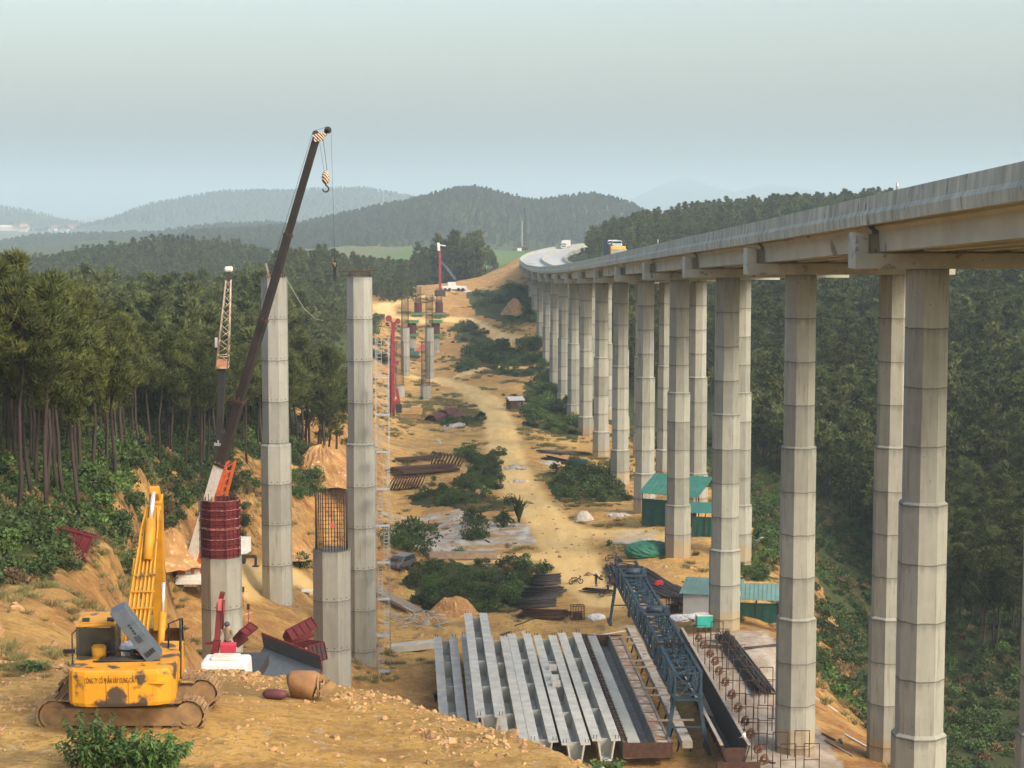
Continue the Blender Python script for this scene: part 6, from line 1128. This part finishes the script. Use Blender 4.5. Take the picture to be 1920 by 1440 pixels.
for px, D, top in ((548, 262, 655), (566, 246, 640), (580, 255, 632), (592, 268, 640), (604, 250, 648), (616, 262, 655), (628, 275, 668), (572, 280, 638), (556, 240, 660), (600, 282, 650)):
    x = (px - 960) / F * D; zz = Hgt(x, D); k = int(rng.integers(0, 7)); r = empty('pine_tree', (x, D, zz - .1), float(rng.uniform(0, 6.28)), 'broad dark pine in the clump between the two tall new piers', 'pine', 'pines between the tall piers', float(np.clip((at(px, top, D).z - zz) / (12.5 + .45 * k), .5, 1.3))); r.rotation_euler.y = float(rng.normal(0, .05)); obj('trunk', PINES[k][0], r); obj('crown', PINES[k][1], r)
def forest():
    rng = np.random.default_rng(11); X, Y, SC, ID = [rest[:, 0]], [rest[:, 1]], [rng.uniform(.8, 1.05, len(rest))], [rng.integers(0, 6, len(rest))]
    for y0, y1, s in ((255, 420, 4.6), (420, 700, 5.6), (700, 1130, 5.2)):
        for x0, x1 in ((-.36 * y1, .02 * y1), (.02 * y1, .36 * y1)):
            x, y = jitter_grid(x0, x1, y0, y1, s, rng); px = pxx(x, y); c = corridor(x, y); e = np.array([edge_x(q) for q in y]); ok = (c < -4 - rng.uniform(0, 3, len(x))) & (px > -260) & (px < 2250)
            ok &= ~((x > e - 22) & (x < e + 20) & (y > 500)) & ~((px > 930) & (px < 1104) & (y > 560)) & ~((y > 940) & (px > 640) & (px < 1000)) & ~((x > 0) & (y < 330 - (px - 1540) * .28 + 60)) & ~((x < 0) & (y < 330)) & ~((px > 690) & (px < 800) & (y > 640) & (y < 800)) & ~((px > 560) & (y < 560) & (px < 1000) & (c > -9))
            X.append(x[ok]); Y.append(y[ok]); SC.append(rng.uniform(.62, 1.2, ok.sum()) * np.interp(y[ok], [400, 700], [1, .74])); ID.append(np.where(rng.uniform(size=ok.sum()) < .3, rng.integers(6, 9, ok.sum()), rng.integers(0, 6, ok.sum())))
    x, y = jitter_grid(-42, -12, 840, 900, 5.0, rng); px = pxx(x, y); ok = (px > 765) & (px < 915); X.append(x[ok]); Y.append(y[ok]); SC.append(rng.uniform(1.1, 1.7, ok.sum()) * (.75 + .4 * (px[ok] - 765) / 150)); ID.append(rng.integers(0, 9, ok.sum()))
    x, y = jitter_grid(-75, -22, 700, 790, 4.4, rng); px = pxx(x, y); ok = (px > 660) & (px < 775); X.append(x[ok]); Y.append(y[ok]); SC.append(rng.uniform(.4, .62, ok.sum())); ID.append(rng.integers(6, 9, ok.sum()))
    for (pts, w), s, sc0 in ((RIDGES[0], 4.3, .74), (RIDGES[2], 9, .9), (RIDGES[3], 17, .95), (RIDGES[5], 7, .78), (RIDGES[4], 26, 1.1)):
        xs = [p[0] for p in pts]; ys = [p[1] for p in pts]; x, y = jitter_grid(min(xs) - 100, max(xs) + 50, min(ys) - w * 1.5, max(ys) + w * .35, s, rng); d, h = seg_dist(x, y, pts); px = pxx(x, y); g = np.exp(-(d / w) ** 2); ok = (g > .2 + .25 * rng.uniform(size=len(x))) & (px > -80) & (px < 1990) & (rng.uniform(size=len(x)) < .9)
        x, y = x[ok], y[ok]; X.append(x); Y.append(y); SC.append(sc0 * rng.uniform(.5, 1.3, len(x)) * np.clip(.95 + .7 * fbm(x / (s * 9), y / (s * 9), 33), .6, 1.3)); ID.append(rng.integers(6, 9, len(x)))
    X, Y, SC, ID = map(np.concatenate, (X, Y, SC, ID)); Z = heights(X, Y); print('forest', len(X)); scatter('forest', np.stack([X, Y, Z - .2], 1), RNG.uniform(0, 6.28, len(X)), SC, ID, 'pine')
forest()
def undergrowth():
    rng = np.random.default_rng(21); X, Y, SC = [], [], []
    for x0, x1, y0, y1, s in ((-60, -4, 66, 280, 1.12), (22, 90, 146, 400, 1.9), (-40, 30, 200, 620, 3.0)):
        x, y = jitter_grid(x0, x1, y0, y1, s, rng); c = corridor(x, y); px = pxx(x, y); nz = fbm(x / 7, y / 9, 91)
        ok = (px > -120) & (px < 2150) & (c + 2.5 * fbm(x / 5, y / 5, 6) < -.8) & (nz > -.18)
        if x0 == -40: ok = np.zeros(len(x), bool); [ok.__ior__(in_poly(x, y, P)) for P in VEGP]; ok &= nz > -.2
        if x0 == -60: ok &= ~((y < 76) & (nz < .1))
        x, y = x[ok], y[ok]; X.append(x); Y.append(y); SC.append(rng.uniform(.3, 1.0, len(x)) * np.where(y > 140, 1.1, .85))
    x, y = jitter_grid(-60, 40, 205, 720, 2.6, rng); c = corridor(x, y); ok = (c > 1) & (fbm(x / 14, y / 14, 77) > .15) & (rng.uniform(size=len(x)) < .45); x, y = x[ok], y[ok]; rd = np.min([seg_dist(x, y, P)[0] - w for P, w in ROADS], 0); x, y = x[rd > 1.5], y[rd > 1.5]; X.append(x); Y.append(y); SC.append(rng.uniform(.25, .7, len(x)))
    X, Y, SC = map(np.concatenate, (X, Y, SC)); Z = heights(X, Y); print('undergrowth', len(X)); scatter('undergrowth', np.stack([X, Y, Z - .1], 1), rng.uniform(0, 6.28, len(X)), SC, rng.integers(0, 6, len(X)), 'shrub')
undergrowth()
gt = []
M_GRASS = mat('dry_grass', (.24, .19, .075), (.12, .13, .045), .8, 1, rnd=.3)
for i in range(4):
    rng = np.random.default_rng(900 + i); n = 90; a = rng.uniform(0, 6.28, n); k = rng.uniform(0, .45, n); b = np.stack([k * np.cos(a), k * np.sin(a), 0 * k - .03], 1); d = np.stack([np.cos(a) * .5 + rng.normal(0, .25, n), np.sin(a) * .5 + rng.normal(0, .25, n), np.ones(n)], 1)
    v, f = blades(rng, b + d * .16, d, .36, .022); gt.append(np_mesh('grass_%d' % i, v, f, [M_GRASS]))
proto('grass', gt)
def grass():
    rng = np.random.default_rng(51); X, Y, SC = [], [], []
    for x0, x1, y0, y1, n, th, s in ((-45, 32, 95, 520, 12000, .1, 1.3), (-26, -13, 44, 62, 1000, .12, .4), (-32, -6, 62, 110, 1800, .0, .7), (-40, 30, 400, 740, 4500, .09, 2.0)):
        x = rng.uniform(x0, x1, n); y = rng.uniform(y0, y1, n); c = corridor(x, y); ok = (fbm(x / 8, y / 10, 71) + .4 * fbm(x / 2, y / 2.5, 72) > th) & (c > -6) & ~((y > 140) & (y < 205) & (x > -8) & (x < 27)); x, y = x[ok], y[ok]; rd = np.min([seg_dist(x, y, P)[0] - w for P, w in ROADS], 0); x, y = x[rd > 0], y[rd > 0]; X.append(x); Y.append(y); SC.append(s * rng.uniform(.4, 1.3, len(x)))
    X, Y, SC = map(np.concatenate, (X, Y, SC)); scatter('grass_tufts', np.stack([X, Y, heights(X, Y)], 1), rng.uniform(0, 6.28, len(X)), SC, rng.integers(0, 4, len(X)), 'grass')
grass()
def rubble():
    rng = np.random.default_rng(31); n = 15000; x = rng.uniform(-24, 9, n); y = rng.uniform(42, 62, n); d, _ = seg_dist(x, y, EDGE); keep = rng.uniform(size=n) < np.where(d < 2.6, 1.0, np.where((x < -12.5) & (y < 54), .7, .3)) * (.35 + .65 * (vnoise(x / 1.2, y / 1.2, 8) > .45)); x, y, d = x[keep], y[keep], d[keep]
    keep = ~((np.abs(x + 10) < 2.7) & (np.abs(y - 50) < 2)); x, y, d = x[keep], y[keep], d[keep]; s = rng.gamma(1.4, .024, len(x)) + .015; s = np.minimum(s * np.where(d < 2.2, 1.35, 1), .27)
    m = 2600; x2 = rng.uniform(-30, 28, m); y2 = 62 + 260 * rng.uniform(0, 1, m) ** 1.3; c = corridor(x2, y2); k2 = (c > 1) & (vnoise(x2 / 4, y2 / 5, 4) > .5) & ~((y2 > 140) & (y2 < 205) & (x2 > -7)); x2, y2 = x2[k2], y2[k2]; s2 = rng.gamma(1.5, .09, len(x2)) + .06
    X, Y, Sx = np.concatenate([x, x2]), np.concatenate([y, y2]), np.concatenate([s, s2]); Z = heights(X, Y); scatter('rubble', np.stack([X, Y, Z - Sx * .12], 1), rng.uniform(0, 6.28, len(X)), Sx, rng.integers(0, 5, len(X)), 'rock', tilt=rng.normal(0, .5, (len(X), 2)))
rubble()
# shrubs standing about the works: each its own thing
SR = [(71, [(1010,900),(1150,880),(1185,930),(1060,950)], 14, (.9, 1.7), 'dark shrub in the clump left of the near column bases', 'shrubs left of the column bases'), (72, [(1000,705),(1085,720),(1080,800),(990,800)], 18, (1.2, 2.2), 'large shrub in the mass between the dirt road and the middle columns', 'shrubs beside the middle columns'),
 (73, [(850,700),(880,660),(1015,645),(1030,690),(900,692)], 22, (1.3, 2.4), 'shrub in the dense band below the far earth track', 'shrubs below the far track'), (74, [(880,545),(1005,540),(1015,610),(940,590),(880,575)], 24, (1.4, 2.6), 'shrub on the far hillside left of the viaduct', 'shrubs on the far hillside'),
 (75, [(780,1075),(930,1068),(1000,1085),(960,1140),(800,1145),(765,1090)], 34, (.6, 1.25), 'shrub growing in the sunken pit behind the girders', 'shrubs in the pit'), (76, [(870,855),(935,848),(938,880),(875,885)], 6, (1.0, 1.7), 'shrub in the upper clump left of the dirt road', 'upper shrubs left of the road'), (77, [(865,900),(935,895),(938,918),(868,920)], 7, (.9, 1.4), 'shrub in the lower clump left of the dirt road', 'lower shrubs left of the road'),
 (78, [(780,935),(870,925),(900,945),(790,948)], 8, (.8, 1.3), 'shrub in the row above the pale lime ground', 'shrubs above the lime ground'), (79, [(830,790),(905,788),(905,800),(830,800)], 6, (.8, 1.2), 'low shrub behind the pale boulders in mid distance', 'shrubs behind the boulders'), (80, [(545,850),(625,830),(620,930),(550,960)], 10, (.8, 1.5), 'shrub at the foot of the bank behind the left tall pier', 'shrubs behind the left tall pier'),
 (81, [(850,615),(900,612),(930,650),(880,640)], 7, (1.2, 2.0), 'shrub on the slope between the two bends of the far track', 'shrubs between the track bends'), (82, [(1390,1010),(1450,1000),(1462,1100),(1400,1085)], 12, (.7, 1.3), 'shrub in the green strip beside the tin hut', 'shrubs beside the tin hut'), (83, [(700,590),(712,560),(722,690),(690,680)], 8, (1.3, 2.2), 'shrub on the hillside behind the tall right pier', 'shrubs behind the right tall pier')]
def put_shrub(p, k, s, lb, gr, rz=0, nm='shrub'):
    r = empty(nm, p - V((0, 0, .15)), rz, lb, 'shrub', gr, s); obj('stem', SHRUBS[k][0], r); obj('foliage', SHRUBS[k][1], r)
for seed, pg, n, (s0, s1), lb, gr in SR:
    rng = np.random.default_rng(seed); xs = [a for a, b in pg]; ys = [b for a, b in pg]; c = 0
    while c < n:
        a, b = rng.uniform(min(xs), max(xs)), rng.uniform(min(ys), max(ys))
        if in_poly(np.array([a]), np.array([b]), pg)[0]: put_shrub(gp(a, b), int(rng.integers(0, 6)), float(rng.uniform(s0, s1)), lb, gr, float(rng.uniform(0, 6))); c += 1
for px, py, s, lb in ((770, 1034, 2.6, 'big round dark bush beside the scaffold stair'), (745, 1030, 1.5, 'smaller bush left of the big round one'), (888, 1010, 1.9, 'tall narrow bush in the middle of the lime ground'), (890, 985, 1.4, 'upper bush in the middle of the lime ground'), (945, 988, 1.3, 'bush just left of the reed clump'), (560, 1065, 1.2, 'lone bright bush between the tall piers'), (1080, 872, 1.3, 'bush in front of the tiny green hut'), (800, 1075, 1.2, 'bush hiding the parked car'), (1375, 1165, .8, 'small bush at the third column foot'), (862, 1042, .8, 'small bush beside the pale steel beams')): put_shrub(gp(px, py), px % 6, s, lb, None, px)
def reeds(px, py, s, lb, n=60, y0=62):
    p = gp(px, py, y0); r = empty('reed_clump', p, 0, lb, 'reeds'); m = MB()
    for i in range(n): a = random.uniform(0, 6.28); h = random.uniform(.6, 1) * s; k = random.uniform(.15, .5) * s; q = V((math.cos(a), math.sin(a), 0)); w = .035 * s; x = V((-q.y, q.x, 0)) * w; m.add([-x, x, q * k * .4 + V((0, 0, h * .7)) + x, q * k * .4 + V((0, 0, h * .7)) - x, q * k + V((0, 0, h))], [(0, 1, 2, 3), (3, 2, 4)])
    m.build('blades', M_LEAFS, r)
reeds(973, 980, 4.2, 'clump of upright reeds at the edge of the track junction'); reeds(817, 1322, 1.2, 'small spiky green plant at the mound edge beside the leftmost girder', 40, 45)
def leafy(px, D, w, h, n, lb, seed):
    rng = np.random.default_rng(seed); x = (px - 960) / F * D; z = Hgt(x, D); r = empty('leafy_bush', (x, D, z), 0, lb, 'bush'); st = MB(); cen = []; dr = []
    for i in range(38):
        a = rng.uniform(0, 6.28); k = w * math.sqrt(rng.uniform()); hh = h * rng.uniform(.6, 1.05) * (1 - .25 * (k / w) ** 2); tip = np.array([k * math.cos(a), k * .7 * math.sin(a), hh]); b = np.array([tip[0] * .35, tip[1] * .35, -.1]); st.tube([tuple(b), tuple((b + tip) / 2 + np.array([0, 0, .1])), tuple(tip)], [.012, .009, .004], 4, cap=False)
        for j in range(n // 38): t = rng.uniform(.3, 1.02); p = b + (tip - b) * t; q = rng.normal(size=3); q[2] = q[2] * .4 - .1; q /= np.linalg.norm(q); cen.append(p + q * .08 + np.array([0, 0, .06 * math.sin(t * 3)])); dr.append(q)
    cen, d = np.array(cen), np.array(dr); m = len(cen); xx = np.cross(d, np.array([0, 0, 1]) + rng.normal(0, .35, (m, 3))); xx /= np.linalg.norm(xx, axis=1, keepdims=True); l = rng.uniform(.09, .17, (m, 1)); dn = np.array([0, 0, -.25]) * l
    v = np.stack([cen - d * l * .5, cen - d * l * .1 + xx * l * .24, cen + d * l * .25 + xx * l * .17 + dn * .4, cen + d * l * .65 + dn, cen + d * l * .25 - xx * l * .17 + dn * .4, cen - d * l * .1 - xx * l * .24], 1).reshape(-1, 3); obj('leaves', np_mesh('leaves', v, np.arange(6 * m).reshape(-1, 6), [M_LEAFB]), r); st.build('stems', M_TIMBER, r)
leafy(165, 44.9, 1.0, 1.5, 2600, 'leafy green bush in the foreground, left one, in front of the excavator track', 1); leafy(262, 44.6, 1.05, 1.12, 3000, 'leafy green bush in the foreground, right one, in front of the excavator track', 2)
leafy(1122, 47.6, .75, .55, 900, 'low green bush on the mound edge at the bottom of the girders', 3); leafy(42, 58, .5, .35, 350, 'small green weed tuft on the dirt left of the excavator cab', 4)
# town on the plain and a mast on the ridge
def town():
    rng = np.random.default_rng(41); protos = []
    wallm = [mat('house_wall_white', (.72, .70, .66), None, .8, .1), mat('house_wall_cream', (.55, .48, .38), None, .8, .1), mat('house_wall_blue', (.45, .55, .62), None, .8, .1)]; roofm = mat('house_roof_tile', (.34, .14, .09), (.26, .11, .08), .8, .2)
    for i in range(60):
        px = rng.uniform(-5, 225); py = rng.uniform(409, 437) if i < 45 else rng.uniform(424, 436); Yd = 57.5 * F / (py - 395); x = (px - 960) / F * Yd; z = Hgt(x, Yd)
        if z > -52: continue
        w, d, h = rng.uniform(14, 34), rng.uniform(10, 16), rng.uniform(6, 15); r = empty('house', (x, Yd, z), float(rng.uniform(-.4, .4)), 'tiny pale house among the far-off houses on the hazy plain', 'house', 'houses of the distant town'); MB().box((0, 0, h / 2 - 1), (w, d, h + 2)).build('wall', wallm[i % 3], r); m = MB(); e = .6; vs = [(s * (w / 2 + e), a, b) for s in (-1, 1) for a, b in ((-d / 2 - e, h), (d / 2 + e, h), (0, h + d * .28))]; m.add(vs, [(0, 1, 2), (3, 5, 4), (0, 3, 4, 1), (1, 4, 5, 2), (2, 5, 3, 0)]); m.build('roof', roofm if i % 4 else wallm[0], r)
town()
p = at(719, 362, 5000); m = MB(); gz = Hgt(p.x, 5000); top = at(719, 316, 5000).z; m.tube([(0, 0, 0), (0, 0, top - gz)], [1.2, .5], 6); tag(m.build('radio_mast', M_GALV, loc=(p.x, 5000, gz)), 'thin pale radio mast on the far ridge against the sky', 'mast')

# ------------------------------------------------------------------ haze
hz = MB(); hz.box((0, 13100, 112), (36000, 26700, 360)); hm = bpy.data.materials.new('haze_air'); hm.use_nodes = True; n = hm.node_tree.nodes; n.remove(n['Principled BSDF']); pv = n.new('ShaderNodeVolumePrincipled'); pv.inputs['Color'].default_value = (.60, .74, .83, 1); pv.inputs['Density'].default_value = 1.8e-4; pv.inputs['Anisotropy'].default_value = 0.0
hm.node_tree.links.new(pv.outputs[0], n['Material Output'].inputs['Volume']); tag(hz.build('haze', hm), kind='stuff')
